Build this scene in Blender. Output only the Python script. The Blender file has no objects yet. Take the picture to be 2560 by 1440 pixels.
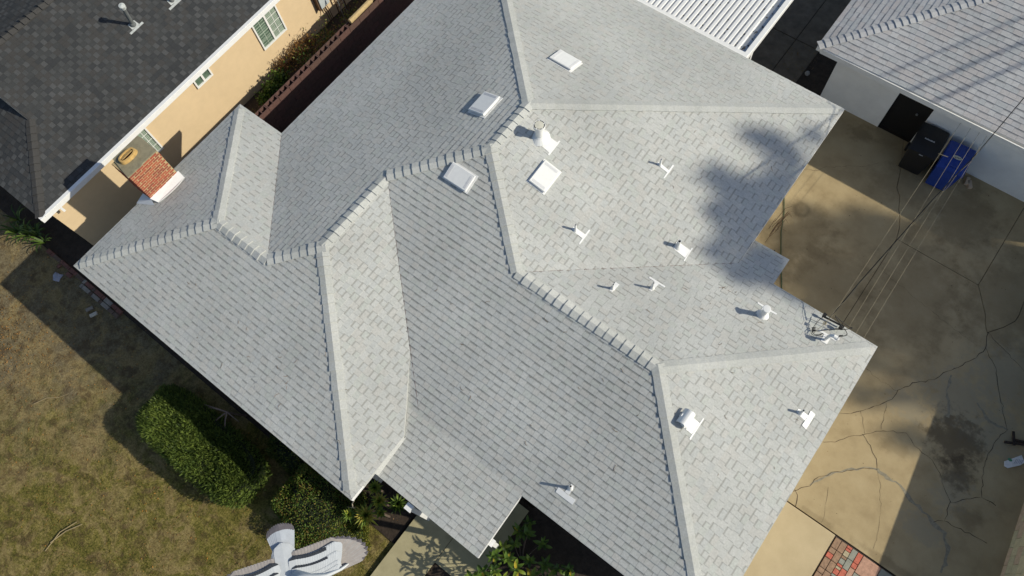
import bpy, math, random
from mathutils import Vector, Matrix
import numpy as np

random.seed(7)
rng = np.random.default_rng(7)
scn = bpy.context.scene
col = scn.collection

# ---------------------------------------------------------------- camera, sky, sun, exposure
CAM = Vector((4.425, 0.53, 17.7))
CR = Matrix(((0.793215566573701, -0.539755319300315, 0.28191002151781974),
             (0.6049048543479212, 0.7516467353790093, -0.26290169718052037),
             (-0.06999415783822896, 0.37906645918769005, 0.9227185038718062)))
cd = bpy.data.cameras.new('camera')
cd.sensor_width = 36.0
cd.lens = 36.0 * 1854.73 / 2560
cd.clip_start = 0.1
cd.clip_end = 3000
cam = bpy.data.objects.new('camera', cd)
cam.matrix_world = Matrix.Translation(CAM) @ CR.to_4x4()
col.objects.link(cam)
scn.camera = cam

SUN_AZ, SUN_EL = math.radians(26.0), math.radians(33.5)
SUN = Vector((math.cos(SUN_EL) * math.cos(SUN_AZ), math.cos(SUN_EL) * math.sin(SUN_AZ), math.sin(SUN_EL)))
w = bpy.data.worlds.new('World')
scn.world = w
w.use_nodes = True
nt = w.node_tree
nt.nodes.clear()
sky = nt.nodes.new('ShaderNodeTexSky')
sky.sky_type = 'NISHITA'
sky.sun_disc = False
sky.sun_elevation = SUN_EL
sky.sun_rotation = math.pi / 2 - SUN_AZ
bg = nt.nodes.new('ShaderNodeBackground')
bg.inputs['Strength'].default_value = 0.095
wo = nt.nodes.new('ShaderNodeOutputWorld')
nt.links.new(sky.outputs[0], bg.inputs[0])
nt.links.new(bg.outputs[0], wo.inputs[0])
sl = bpy.data.lights.new('sun', 'SUN')
sl.energy = 3.75
sl.angle = math.radians(0.6)
sl.color = (1.0, 0.94, 0.79)
so = bpy.data.objects.new('sun', sl)
so.rotation_euler = SUN.to_track_quat('Z', 'Y').to_euler()
so.location = (0, 0, 40)
col.objects.link(so)
scn.view_settings.view_transform = 'Standard'
scn.view_settings.look = 'None'
scn.view_settings.exposure = 0.25
scn.view_settings.gamma = 1.0
scn.view_settings.use_curve_mapping = False

# ---------------------------------------------------------------- materials
def mat(name, c, rough=0.8, var=0.15, scale=6.0, bump=0.0, bscale=60.0, metal=0.0, spec=0.3, c2=None, scale2=None, var2=0.0):
    m = bpy.data.materials.new(name)
    m.use_nodes = True
    t = m.node_tree
    b = t.nodes['Principled BSDF']
    b.inputs['Roughness'].default_value = rough
    b.inputs['Metallic'].default_value = metal
    b.inputs['Specular IOR Level'].default_value = spec
    g = t.nodes.new('ShaderNodeNewGeometry')
    last = None
    if var > 0 or c2 is not None:
        n = t.nodes.new('ShaderNodeTexNoise')
        n.inputs['Scale'].default_value = scale
        n.inputs['Detail'].default_value = 6
        n.inputs['Roughness'].default_value = 0.65
        t.links.new(g.outputs['Position'], n.inputs['Vector'])
        r = t.nodes.new('ShaderNodeValToRGB')
        r.color_ramp.elements[0].position = 0.3
        r.color_ramp.elements[1].position = 0.7
        ca = c2 if c2 is not None else tuple(v * (1 - var) for v in c)
        cb = c if c2 is not None else tuple(min(1, v * (1 + var)) for v in c)
        r.color_ramp.elements[0].color = (*ca, 1)
        r.color_ramp.elements[1].color = (*cb, 1)
        t.links.new(n.outputs['Fac'], r.inputs[0])
        last = r.outputs[0]
        if var2 > 0:
            n2 = t.nodes.new('ShaderNodeTexNoise')
            n2.inputs['Scale'].default_value = scale2 or 0.6
            n2.inputs['Detail'].default_value = 4
            t.links.new(g.outputs['Position'], n2.inputs['Vector'])
            mr = t.nodes.new('ShaderNodeMapRange')
            mr.inputs['From Min'].default_value = 0.3
            mr.inputs['From Max'].default_value = 0.7
            mr.inputs['To Min'].default_value = 1 - var2
            mr.inputs['To Max'].default_value = 1 + var2
            t.links.new(n2.outputs['Fac'], mr.inputs['Value'])
            mx = t.nodes.new('ShaderNodeVectorMath')
            mx.operation = 'SCALE'
            t.links.new(last, mx.inputs[0])
            t.links.new(mr.outputs[0], mx.inputs['Scale'])
            last = mx.outputs[0]
        t.links.new(last, b.inputs['Base Color'])
    else:
        b.inputs['Base Color'].default_value = (*c, 1)
    if bump > 0:
        nb = t.nodes.new('ShaderNodeTexNoise')
        nb.inputs['Scale'].default_value = bscale
        nb.inputs['Detail'].default_value = 5
        t.links.new(g.outputs['Position'], nb.inputs['Vector'])
        bp = t.nodes.new('ShaderNodeBump')
        bp.inputs['Strength'].default_value = bump
        bp.inputs['Distance'].default_value = 0.02
        t.links.new(nb.outputs['Fac'], bp.inputs['Height'])
        t.links.new(bp.outputs[0], b.inputs['Normal'])
    return m

def leafmat(name, c, rough=0.55, trans=0.25):
    m = bpy.data.materials.new(name)
    m.use_nodes = True
    t = m.node_tree
    b = t.nodes['Principled BSDF']
    b.inputs['Roughness'].default_value = rough
    b.inputs['Specular IOR Level'].default_value = 0.3
    g = t.nodes.new('ShaderNodeNewGeometry')
    n = t.nodes.new('ShaderNodeTexNoise')
    n.inputs['Scale'].default_value = 5
    t.links.new(g.outputs['Position'], n.inputs['Vector'])
    r = t.nodes.new('ShaderNodeValToRGB')
    r.color_ramp.elements[0].position = 0.35
    r.color_ramp.elements[1].position = 0.65
    r.color_ramp.elements[0].color = (c[0] * .7, c[1] * .75, c[2] * .7, 1)
    r.color_ramp.elements[1].color = (c[0] * 1.2, c[1] * 1.15, c[2], 1)
    t.links.new(n.outputs['Fac'], r.inputs[0])
    t.links.new(r.outputs[0], b.inputs['Base Color'])
    tr = t.nodes.new('ShaderNodeBsdfTranslucent')
    t.links.new(r.outputs[0], tr.inputs['Color'])
    ms = t.nodes.new('ShaderNodeMixShader')
    ms.inputs[0].default_value = trans
    t.links.new(b.outputs[0], ms.inputs[1])
    t.links.new(tr.outputs[0], ms.inputs[2])
    t.links.new(ms.outputs[0], t.nodes['Material Output'].inputs['Surface'])
    return m

def shmat(name, c, k=1.0):
    return mat(name, tuple(v * k for v in c), rough=0.92, var=0.13, scale=28, bump=0.15, bscale=220, spec=0.15, var2=0.1, scale2=0.45)

SH = [shmat('shingle_grey', (.435, .442, .422)), shmat('shingle_cool', (.422, .432, .418)),
      shmat('shingle_warm', (.44, .437, .412)), shmat('shingle_green', (.425, .439, .412)),
      shmat('shingle_pale', (.45, .455, .436))]
SHBAND = shmat('shingle_printed_band', (.315, .318, .30))  # darker band printed on the upper part of the low tabs
CAPM = [shmat('cap_grey', (.445, .452, .425)), shmat('cap_pale', (.465, .47, .445))]
DECK = mat('roof_felt', (.18, .18, .175), var=.2)
GSH = [shmat('garage_shingle', (.40, .40, .405)), shmat('garage_shingle_cool', (.375, .385, .39)),
       shmat('garage_shingle_warm', (.41, .395, .39)), shmat('garage_shingle_pale', (.43, .43, .43))]
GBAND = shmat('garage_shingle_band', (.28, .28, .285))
DSH = [shmat('dark_shingle', (.048, .05, .051)), shmat('dark_shingle_warm', (.052, .051, .050)),
       shmat('dark_shingle_deep', (.041, .043, .045)), shmat('dark_shingle_light', (.072, .074, .075)), shmat('dark_shingle_mid', (.060, .062, .063))]
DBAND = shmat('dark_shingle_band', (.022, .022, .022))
DCAP = [shmat('dark_cap', (.06, .058, .055))]
WHITE = mat('white_paint', (.74, .74, .73), rough=.45, var=.05, scale=9, spec=.4)
WHITE2 = mat('white_metal', (.74, .74, .72), rough=.35, var=.04, scale=12, spec=.5)
LOUV = mat('vent_louver', (.62, .62, .63), rough=.6, var=.08, scale=30)
TRIM = mat('white_trim', (.78, .76, .71), rough=.5, var=.05)
BLACKH = mat('pipe_inside', (.01, .01, .01), var=0)
STUCCO = mat('grey_white_stucco', (.62, .62, .60), rough=.9, var=.06, scale=3, bump=.3, bscale=90)
GWALL = mat('garage_stucco', (.84, .84, .81), rough=.9, var=.07, scale=1.6, bump=.2, bscale=120, var2=.05)
BEIGE = mat('beige_stucco', (.62, .475, .295), rough=.92, var=.035, scale=5, bump=.25, bscale=110, var2=.03, scale2=.8)
BRICKS = [mat('brick_red', (.31, .075, .045), var=.22, scale=22, bump=.4), mat('brick_orange', (.35, .10, .055), var=.2, scale=22, bump=.4),
          mat('brick_brown', (.24, .07, .045), var=.25, scale=22, bump=.4)]
MORTAR = mat('mortar', (.42, .32, .17), var=.2, scale=25, bump=.5)
CAPC = mat('chimney_crown_concrete', (.23, .205, .135), var=.2, scale=9, bump=.4)
CLAY = mat('clay_flue', (.46, .30, .11), var=.25, scale=12)
FLUEIN = mat('dark_flue_inside', (.05, .015, .012), var=.2)
GALV = mat('galvanised_metal', (.42, .44, .45), rough=.4, metal=.7, var=.1)
PLASTK = mat('black_plastic', (.012, .012, .013), rough=.5, var=.1, spec=.4)
PLASTB = mat('blue_plastic', (.010, .045, .27), rough=.42, var=.12, spec=.5, scale=3)
GREYM = mat('grey_marking', (.5, .5, .5), var=.1)
CABLE = mat('black_cable', (.012, .012, .012), var=0, rough=.6)
PCABLE = mat('pale_line', (.24, .21, .14), var=.05)
HOSE = mat('green_hose', (.04, .08, .035), var=.2, rough=.5)
RUST = mat('brown_iron', (.10, .06, .035), var=.3, scale=20)
WOODG = mat('weathered_wood', (.23, .21, .19), var=.3, scale=14)
SOIL = mat('dark_soil', (.038, .027, .019), var=.4, scale=6, bump=.8, bscale=18)
BLOCKM = [mat('block_maroon', (.115, .062, .052), var=.2, scale=14, bump=.5), mat('block_brown', (.105, .062, .05), var=.2, scale=14, bump=.5)]
BLOCKT = [mat('slump_tan', (.58, .52, .33), var=.15, scale=10, bump=.5), mat('slump_olive', (.52, .48, .31), var=.15, scale=10, bump=.5),
          mat('slump_pink', (.56, .43, .30), var=.15, scale=10, bump=.5)]
GROUTD = mat('dark_grout', (.045, .035, .028), var=.2)
PAPER = mat('paper', (.7, .7, .7), var=.15, scale=20)
GLASSG = mat('window_glass_green', (.10, .15, .11), rough=.12, var=.35, scale=7, spec=.6)
CURTAIN = mat('pale_blinds', (.36, .42, .35), rough=.6, var=.2, scale=8)
DOORK = mat('black_door', (.012, .011, .010), var=.2)
BARK = mat('bark', (.12, .09, .07), var=.3, scale=15)

# ---------------------------------------------------------------- helpers
def obj(name, verts, faces, mats, parent=None, mi=None, smooth=False, edges=()):
    me = bpy.data.meshes.new(name)
    me.from_pydata([tuple(v) for v in verts], list(edges), faces)
    if not isinstance(mats, (list, tuple)):
        mats = [mats]
    for m in mats:
        me.materials.append(m)
    if mi is not None:
        me.polygons.foreach_set('material_index', mi)
    if smooth:
        me.polygons.foreach_set('use_smooth', [True] * len(me.polygons))
    me.update()
    o = bpy.data.objects.new(name, me)
    col.objects.link(o)
    if parent is not None:
        o.parent = parent
    return o

def inst(name, me, parent, M):
    o = bpy.data.objects.new(name, me)
    col.objects.link(o)
    o.parent = parent
    o.matrix_local = M
    return o

def tag(o, label=None, cat=None, group=None, kind=None):
    if label: o['label'] = label
    if cat: o['category'] = cat
    if group: o['group'] = group
    if kind: o['kind'] = kind
    return o

def empty(name, label, cat, loc=(0, 0, 0), group=None, rz=0):
    o = bpy.data.objects.new(name, None)
    o.empty_display_size = .2
    col.objects.link(o)
    o.location = loc
    o.rotation_euler = (0, 0, rz)
    return tag(o, label, cat, group)

class MB:
    def __init__(s):
        s.v, s.f, s.mi = [], [], []
    def add(s, v, f, mi=0):
        n = len(s.v)
        s.v += [tuple(p) for p in v]
        s.f += [tuple(i + n for i in q) for q in f]
        s.mi += [mi] * len(f)
    def box(s, x0, x1, y0, y1, z0, z1, mi=0, M=None, ch=0):
        v = [Vector(p) for p in ((x0, y0, z0), (x1, y0, z0), (x1, y1, z0), (x0, y1, z0), (x0, y0, z1), (x1, y0, z1), (x1, y1, z1), (x0, y1, z1))]
        f = [(0, 3, 2, 1), (4, 5, 6, 7), (0, 1, 5, 4), (1, 2, 6, 5), (2, 3, 7, 6), (3, 0, 4, 7)]
        if ch > 0:
            c = ch
            v = [Vector(p) for p in ((x0, y0, z0), (x1, y0, z0), (x1, y1, z0), (x0, y1, z0), (x0, y0, z1 - c), (x1, y0, z1 - c), (x1, y1, z1 - c), (x0, y1, z1 - c),
                                     (x0 + c, y0 + c, z1), (x1 - c, y0 + c, z1), (x1 - c, y1 - c, z1), (x0 + c, y1 - c, z1))]
            f = [(0, 3, 2, 1), (0, 1, 5, 4), (1, 2, 6, 5), (2, 3, 7, 6), (3, 0, 4, 7), (4, 5, 9, 8), (5, 6, 10, 9), (6, 7, 11, 10), (7, 4, 8, 11), (8, 9, 10, 11)]
        if M is not None:
            v = [M @ p for p in v]
        s.add(v, f, mi)
    def prism(s, poly, z0, z1, mi=0, side=None, M=None):
        n = len(poly)
        v = [Vector((p[0], p[1], z0)) for p in poly] + [Vector((p[0], p[1], z1)) for p in poly]
        if M is not None:
            v = [M @ p for p in v]
        s.add(v, [tuple(range(n - 1, -1, -1)), tuple(range(n, 2 * n))], mi)
        s.add(v, [(i, (i + 1) % n, n + (i + 1) % n, n + i) for i in range(n)], side if side is not None else mi)
    def tube(s, pts, r, k=8, mi=0, cap=True):
        pts = [Vector(p) for p in pts]
        rs = r if isinstance(r, (list, tuple)) else [r] * len(pts)
        rings = []
        up = None
        for i, p in enumerate(pts):
            d = (pts[min(i + 1, len(pts) - 1)] - pts[max(i - 1, 0)]).normalized()
            if up is None:
                up = Vector((0, 0, 1)) if abs(d.z) < .9 else Vector((1, 0, 0))
            a = d.cross(up).normalized()
            b = a.cross(d)
            up = b
            rings.append([p + a * math.cos(2 * math.pi * j / k) * rs[i] + b * math.sin(2 * math.pi * j / k) * rs[i] for j in range(k)])
        v = [q for rg in rings for q in rg]
        f = []
        for i in range(len(pts) - 1):
            for j in range(k):
                f.append((i * k + j, i * k + (j + 1) % k, (i + 1) * k + (j + 1) % k, (i + 1) * k + j))
        if cap:
            f.append(tuple(range(k - 1, -1, -1)))
            f.append(tuple(range((len(pts) - 1) * k, len(pts) * k)))
        s.add(v, f, mi)
    def build(s, name, mats, parent=None, smooth=False):
        return obj(name, s.v, s.f, mats, parent, s.mi if isinstance(mats, (list, tuple)) and len(mats) > 1 else None, smooth)

def lathe(prof, k, M=None, mi=0, mb=None):
    mb = mb or MB()
    v = []
    for r, z in prof:
        for j in range(k):
            a = 2 * math.pi * j / k
            p = Vector((r * math.cos(a), r * math.sin(a), z))
            v.append(M @ p if M is not None else p)
    f = []
    for i in range(len(prof) - 1):
        for j in range(k):
            f.append((i * k + j, i * k + (j + 1) % k, (i + 1) * k + (j + 1) % k, (i + 1) * k + j))
    mb.add(v, f, mi)
    return mb

def clip_half(poly, a, b, c):
    """keep points with a*x+b*y <= c"""
    out = []
    n = len(poly)
    for i in range(n):
        p, q = poly[i], poly[(i + 1) % n]
        dp, dq = a * p[0] + b * p[1] - c, a * q[0] + b * q[1] - c
        if dp <= 0:
            out.append(p)
        if (dp < 0 < dq) or (dq < 0 < dp):
            t = dp / (dp - dq)
            out.append((p[0] + (q[0] - p[0]) * t, p[1] + (q[1] - p[1]) * t))
    return out

def clip_rect(poly, s0, s1, u0, u1):
    for a, b, c in ((-1, 0, -s0), (1, 0, s1), (0, -1, -u0), (0, 1, u1)):
        poly = clip_half(poly, a, b, c)
        if len(poly) < 3:
            return []
    return poly

def area(poly):
    return .5 * abs(sum(poly[i][0] * poly[(i + 1) % len(poly)][1] - poly[(i + 1) % len(poly)][0] * poly[i][1] for i in range(len(poly))))

def inset(poly, d):
    """inset of a CCW polygon by d (float or per-edge)"""
    n = len(poly)
    if not isinstance(d, (list, tuple)):
        d = [d] * n
    out = []
    for i in range(n):
        p0, p1, p2 = Vector(poly[i - 1]), Vector(poly[i]), Vector(poly[(i + 1) % n])
        e1, e2 = (p1 - p0).normalized(), (p2 - p1).normalized()
        n1, n2 = Vector((-e1.y, e1.x)), Vector((-e2.y, e2.x))
        a, b = p1 + n1 * d[i - 1], p1 + n2 * d[i]
        cr = e1.x * e2.y - e1.y * e2.x
        if abs(cr) < 1e-3:
            out.append(tuple(b))
            continue
        t = ((b - a).x * e2.y - (b - a).y * e2.x) / cr
        out.append(tuple(a + e1 * t))
    return out

CRI = CR.transposed()
def project(P):
    d = CRI @ (Vector(P) - CAM)
    if d.z >= -.05:
        return None
    return (1280 + 1854.73 * d.x / -d.z, 720 - 1854.73 * d.y / -d.z, -d.z)

class Plane:
    """roof plane z = z0 + t*(piv - p).n ; n is the horizontal outward direction"""
    def __init__(s, n, piv, t, z0):
        s.n = Vector(n).normalized()
        s.piv = Vector(piv)
        s.t = t
        s.z0 = z0
        s.es = Vector((-s.n.y, s.n.x, 0))                  # along the eave
        s.eu = Vector((-s.n.x, -s.n.y, t)).normalized()    # up the slope
        s.en = s.es.cross(s.eu)
        if s.en.z < 0:
            s.es = -s.es
            s.en = s.es.cross(s.eu)
        s.o = Vector((piv[0], piv[1], z0))
        s.M = Matrix(((s.es.x, s.eu.x, s.en.x, s.o.x), (s.es.y, s.eu.y, s.en.y, s.o.y), (s.es.z, s.eu.z, s.en.z, s.o.z), (0, 0, 0, 1)))
        s.Mi = s.M.inverted()
    def z(s, x, y):
        return s.z0 + s.t * ((s.piv.x - x) * s.n.x + (s.piv.y - y) * s.n.y)
    def su(s, x, y):
        p = s.Mi @ Vector((x, y, s.z(x, y)))
        return (p.x, p.y)
    def at(s, x, y, h=0.0):
        """matrix of a frame on the plane at plan point x, y"""
        p = Vector((x, y, s.z(x, y))) + s.en * h
        M = s.M.copy()
        M.translation = p
        return M

def ccw(poly):
    a = sum(poly[i][0] * poly[(i + 1) % len(poly)][1] - poly[(i + 1) % len(poly)][0] * poly[i][1] for i in range(len(poly)))
    return poly if a > 0 else poly[::-1]

WID = (.12, .14, .16, .18, .20)
def collect_shingles(pl, plan_poly, E, pieces, nvar, pband, wts=None, u_off=0.0, wid=WID, lattice=False, gap=.002):
    poly = ccw([pl.su(*p) for p in plan_poly])
    umin, umax = min(p[1] for p in poly), max(p[1] for p in poly)
    smin, smax = min(p[0] for p in poly), max(p[0] for p in poly)
    i = 0
    u = umin + u_off
    while u < umax:
        E_i = E
        s = smin - random.random() * .4
        k = 0
        if lattice: s = smin - .4 - .15 * (i % 2) - random.uniform(-.02, .02)
        raised = random.random() < .5
        while s < smax:
            wd = random.choice(wid)
            if lattice:
                k += 1
                wd = .175 if k % 2 else .125
            r = clip_rect(poly, s + gap, s + wd - gap, u, u + E_i)
            if len(r) >= 3 and area(r) > .0008:
                full = abs(area(r) - (wd - 2 * gap) * E_i) < 1e-5
                raised = (k % 2 == 0) if lattice else (not raised if random.random() < .93 else raised)
                th = .0115 if raised else .0085
                v = random.choices(range(nvar), weights=wts)[0] if not lattice else (random.choice((3, 4, 4)) if k % 2 == 0 and random.random() < .82 else random.choice((0, 1, 2)))
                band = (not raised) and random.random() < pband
                pieces.append((pl, r, u, E_i, s, wd, th, v, band, full))
            s += wd
        u += E_i
        i += 1

def piece_geo(r, u0, E, th, v, band, nb):
    """verts, faces, material index for a shingle whose plan is polygon r"""
    hz = lambda p: .0012 + th * (1 - (p[1] - u0) / E)
    V, F, MI = [], [], []
    n = len(r)
    V += [(p[0], p[1], hz(p)) for p in r] + [(p[0], p[1], 0) for p in r]
    for i in range(n):
        j = (i + 1) % n
        F.append((n + i, n + j, j, i)); MI.append(v)
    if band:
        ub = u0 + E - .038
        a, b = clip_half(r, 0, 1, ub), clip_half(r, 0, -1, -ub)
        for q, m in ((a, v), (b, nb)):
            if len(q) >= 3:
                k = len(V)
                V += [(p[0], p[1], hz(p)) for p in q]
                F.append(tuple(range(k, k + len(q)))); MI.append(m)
    else:
        F.append(tuple(range(n))); MI.append(v)
    return V, F, MI

def emit_shingles(pieces, parent, mats, bandmat, name='shingle', cap=300):
    nb = len(mats)
    mats = list(mats) + [bandmat]
    big = []
    for i, pc in enumerate(pieces):
        pl, r, u0, E, s0, wd, th, v, band, full = pc
        if not full:
            continue
        c = pl.M @ Vector((s0 + wd / 2, u0 + E / 2, 0))
        q = project(c)
        if q and 15 < q[0] < 2545 and 15 < q[1] < 1425:
            f = (CAM - c).normalized().dot(pl.en)
            if f > 0:
                big.append((wd * E * f / q[2] ** 2, i))
    big.sort(reverse=True)
    chosen = {i for _, i in big[:cap]}
    shared = {}
    V, F, MI = [], [], []
    for i, pc in enumerate(pieces):
        pl, r, u0, E, s0, wd, th, v, band, full = pc
        if i in chosen:
            key = (wd, E, th, v, band)
            if key not in shared:
                a, b, c = piece_geo([(.002, 0), (wd - .002, 0), (wd - .002, E), (.002, E)], 0, E, th, v, band, nb)
                me = bpy.data.meshes.new(name)
                me.from_pydata(a, [], b)
                for m in mats:
                    me.materials.append(m)
                me.polygons.foreach_set('material_index', c)
                shared[key] = me
            inst(name, shared[key], parent, pl.M @ Matrix.Translation((s0, u0, 0)))
        else:
            a, b, c = piece_geo(r, u0, E, th, v, band, nb)
            k = len(V)
            V += [tuple(pl.M @ Vector(p)) for p in a]
            F += [tuple(j + k for j in q) for q in b]
            MI += c
    o = obj('shingle_field', V, F, mats, parent, MI)
    tag(o, kind='stuff')

def deck(pl, plan_poly, parent, mats=(DECK, TRIM), thick=.13, name='roof_slope'):
    p = ccw([(a[0], a[1]) for a in plan_poly])
    n = len(p)
    top = [(x, y, pl.z(x, y) - .001) for x, y in p]
    bot = [(x, y, pl.z(x, y) - thick) for x, y in p]
    f = [tuple(range(n)), tuple(range(2 * n - 1, n - 1, -1))]
    f += [(i, n + i, n + (i + 1) % n, (i + 1) % n) for i in range(n)]
    return obj(name, top + bot, f, list(mats), parent, [0, 1] + [1] * n)

def ridge_caps(P, Q, plA, plB, parent, mats, E=.185, half=.13, th=.02, name='ridge_cap', start=0.0, lift=.012, end=0.0):
    """caps from P (low end) up to Q, folded over planes A and B"""
    P, Q = Vector(P), Vector(Q)
    d = (Q - P)
    L = d.length
    d.normalize()
    def side(pl):
        c = d.cross(pl.en).normalized()
        # choose the side that lies on plane pl away from the other one, i.e. points down
        return c if c.z < 0 or (abs(c.z) < 1e-6 and c.dot(pl.n.to_3d()) > 0) else -c
    a, b = side(plA), side(plB)
    if abs(a.z) < 1e-6: a = a
    nn = (plA.en + plB.en).normalized()
    na, nb_ = plA.en, plB.en
    meshes = []
    for kk in range(4):
        t1 = th * (0.85 + .12 * kk)
        Lc = E * 1.02
        jw = half * (1 + (kk - 1.5) * .03)
        prof = [(-jw, 0), (0, 0), (jw, 0)]
        V = []
        for x, h in ((0, lift + t1), (Lc, lift + .002)):
            for sgn in (-1, 0, 1):
                q = d * x
                if sgn == -1: q = q + a * jw + na * h
                elif sgn == 1: q = q + b * jw + nb_ * h
                else: q = q + nn * (h + .004)
                V.append(q)
        for x, h in ((0, -.01), (Lc, -.01)):
            for sgn in (-1, 0, 1):
                q = d * x
                if sgn == -1: q = q + a * jw + na * .0015
                elif sgn == 1: q = q + b * jw + nb_ * .0015
                else: q = q + nn * -.005
                V.append(q)
        F = [(0, 1, 4, 3), (1, 2, 5, 4), (0, 6, 7, 1), (1, 7, 8, 2), (0, 3, 9, 6), (2, 8, 11, 5), (3, 4, 10, 9), (4, 5, 11, 10)]
        me = bpy.data.meshes.new(name)
        me.from_pydata([tuple(v) for v in V], [], F)
        me.materials.append(mats[kk % len(mats)])
        meshes.append(me)
    x = start
    while x + E * .55 < L - end:
        inst(name, random.choice(meshes), parent, Matrix.Translation(P + d * x))
        x += E

# leaf clouds -----------------------------------------------------------------
def leaf_mesh(name, pts, dirs, lens, wids, mats, parent=None, fold=.0, seed=0, droop=0.0):
    r = np.random.default_rng(seed)
    n = len(pts)
    pts = np.asarray(pts, float); dirs = np.asarray(dirs, float)
    dirs /= np.linalg.norm(dirs, axis=1)[:, None] + 1e-9
    rv = r.normal(size=(n, 3))
    sd = np.cross(dirs, rv); sd /= np.linalg.norm(sd, axis=1)[:, None] + 1e-9
    lens = np.broadcast_to(lens, (n,))[:, None]; wids = np.broadcast_to(wids, (n,))[:, None]
    mid = pts + dirs * lens * .5
    tip = pts + dirs * lens
    tip[:, 2] -= droop * lens[:, 0]
    V = np.stack([pts, mid + sd * wids / 2, tip, mid - sd * wids / 2], axis=1).reshape(-1, 3)
    me = bpy.data.meshes.new(name)
    me.vertices.add(n * 4); me.vertices.foreach_set('co', V.ravel())
    me.loops.add(n * 4); me.loops.foreach_set('vertex_index', np.arange(n * 4))
    me.polygons.add(n); me.polygons.foreach_set('loop_start', np.arange(n) * 4); me.polygons.foreach_set('loop_total', np.full(n, 4))
    for m in mats:
        me.materials.append(m)
    me.polygons.foreach_set('material_index', r.integers(0, len(mats), n))
    me.update(); me.validate()
    o = bpy.data.objects.new(name, me)
    col.objects.link(o)
    if parent is not None:
        o.parent = parent
    return o

# ---------------------------------------------------------------- ground
def position_mat(name, build):
    m = bpy.data.materials.new(name)
    m.use_nodes = True
    t = m.node_tree
    b = t.nodes['Principled BSDF']
    b.inputs['Roughness'].default_value = .93
    b.inputs['Specular IOR Level'].default_value = .15
    g = t.nodes.new('ShaderNodeNewGeometry')
    build(t, b, g.outputs['Position'])
    return m

def N(t, kind, **kw):
    n = t.nodes.new(kind)
    for k, v in kw.items():
        setattr(n, k, v)
    return n

def noise(t, pos, scale, detail=5, rough=.6, dist=0.0):
    n = N(t, 'ShaderNodeTexNoise')
    n.inputs['Scale'].default_value = scale
    n.inputs['Detail'].default_value = detail
    n.inputs['Roughness'].default_value = rough
    n.inputs['Distortion'].default_value = dist
    t.links.new(pos, n.inputs['Vector'])
    return n.outputs['Fac']

def ramp(t, fac, stops):
    r = N(t, 'ShaderNodeValToRGB')
    while len(r.color_ramp.elements) < len(stops):
        r.color_ramp.elements.new(.5)
    for e, (p, c) in zip(r.color_ramp.elements, stops):
        e.position = p
        e.color = (*c, 1) if len(c) == 3 else c
    t.links.new(fac, r.inputs[0])
    return r.outputs[0]

def mixc(t, fac, a, b):
    m = N(t, 'ShaderNodeMix', data_type='RGBA')
    if isinstance(fac, float): m.inputs[0].default_value = fac
    else: t.links.new(fac, m.inputs[0])
    for s, v in ((6, a), (7, b)):
        if isinstance(v, tuple): m.inputs[s].default_value = (*v, 1)
        else: t.links.new(v, m.inputs[s])
    return m.outputs[2]

def math_(t, op, a, b=None, clamp=False):
    m = N(t, 'ShaderNodeMath', operation=op)
    m.use_clamp = clamp
    for i, v in enumerate((a, b)):
        if v is None: continue
        if isinstance(v, (int, float)): m.inputs[i].default_value = v
        else: t.links.new(v, m.inputs[i])
    return m.outputs[0]

def blob(t, pos, x, y, rx, ry, wob=.5, ns=2.5):
    """0..1 mask around x, y with a ragged edge"""
    mp = N(t, 'ShaderNodeMapping', vector_type='POINT')
    mp.inputs['Location'].default_value = (-x / rx, -y / ry, 0)
    mp.inputs['Scale'].default_value = (1 / rx, 1 / ry, 0)
    t.links.new(pos, mp.inputs['Vector'])
    ln = N(t, 'ShaderNodeVectorMath', operation='LENGTH')
    t.links.new(mp.outputs[0], ln.inputs[0])
    n = noise(t, pos, ns, 6, .65)
    d = math_(t, 'ADD', ln.outputs['Value'], math_(t, 'MULTIPLY', math_(t, 'SUBTRACT', n, .5), wob * 4))
    mr = N(t, 'ShaderNodeMapRange', interpolation_type='SMOOTHSTEP')
    mr.inputs['From Min'].default_value = .5
    mr.inputs['From Max'].default_value = 1.3
    mr.inputs['To Min'].default_value = 1
    mr.inputs['To Max'].default_value = 0
    t.links.new(d, mr.inputs['Value'])
    return mr.outputs[0]

def add_bump(t, b, h, strength, dist=.02):
    bp = N(t, 'ShaderNodeBump')
    bp.inputs['Strength'].default_value = strength
    bp.inputs['Distance'].default_value = dist
    t.links.new(h, bp.inputs['Height'])
    t.links.new(bp.outputs[0], b.inputs['Normal'])

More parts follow.
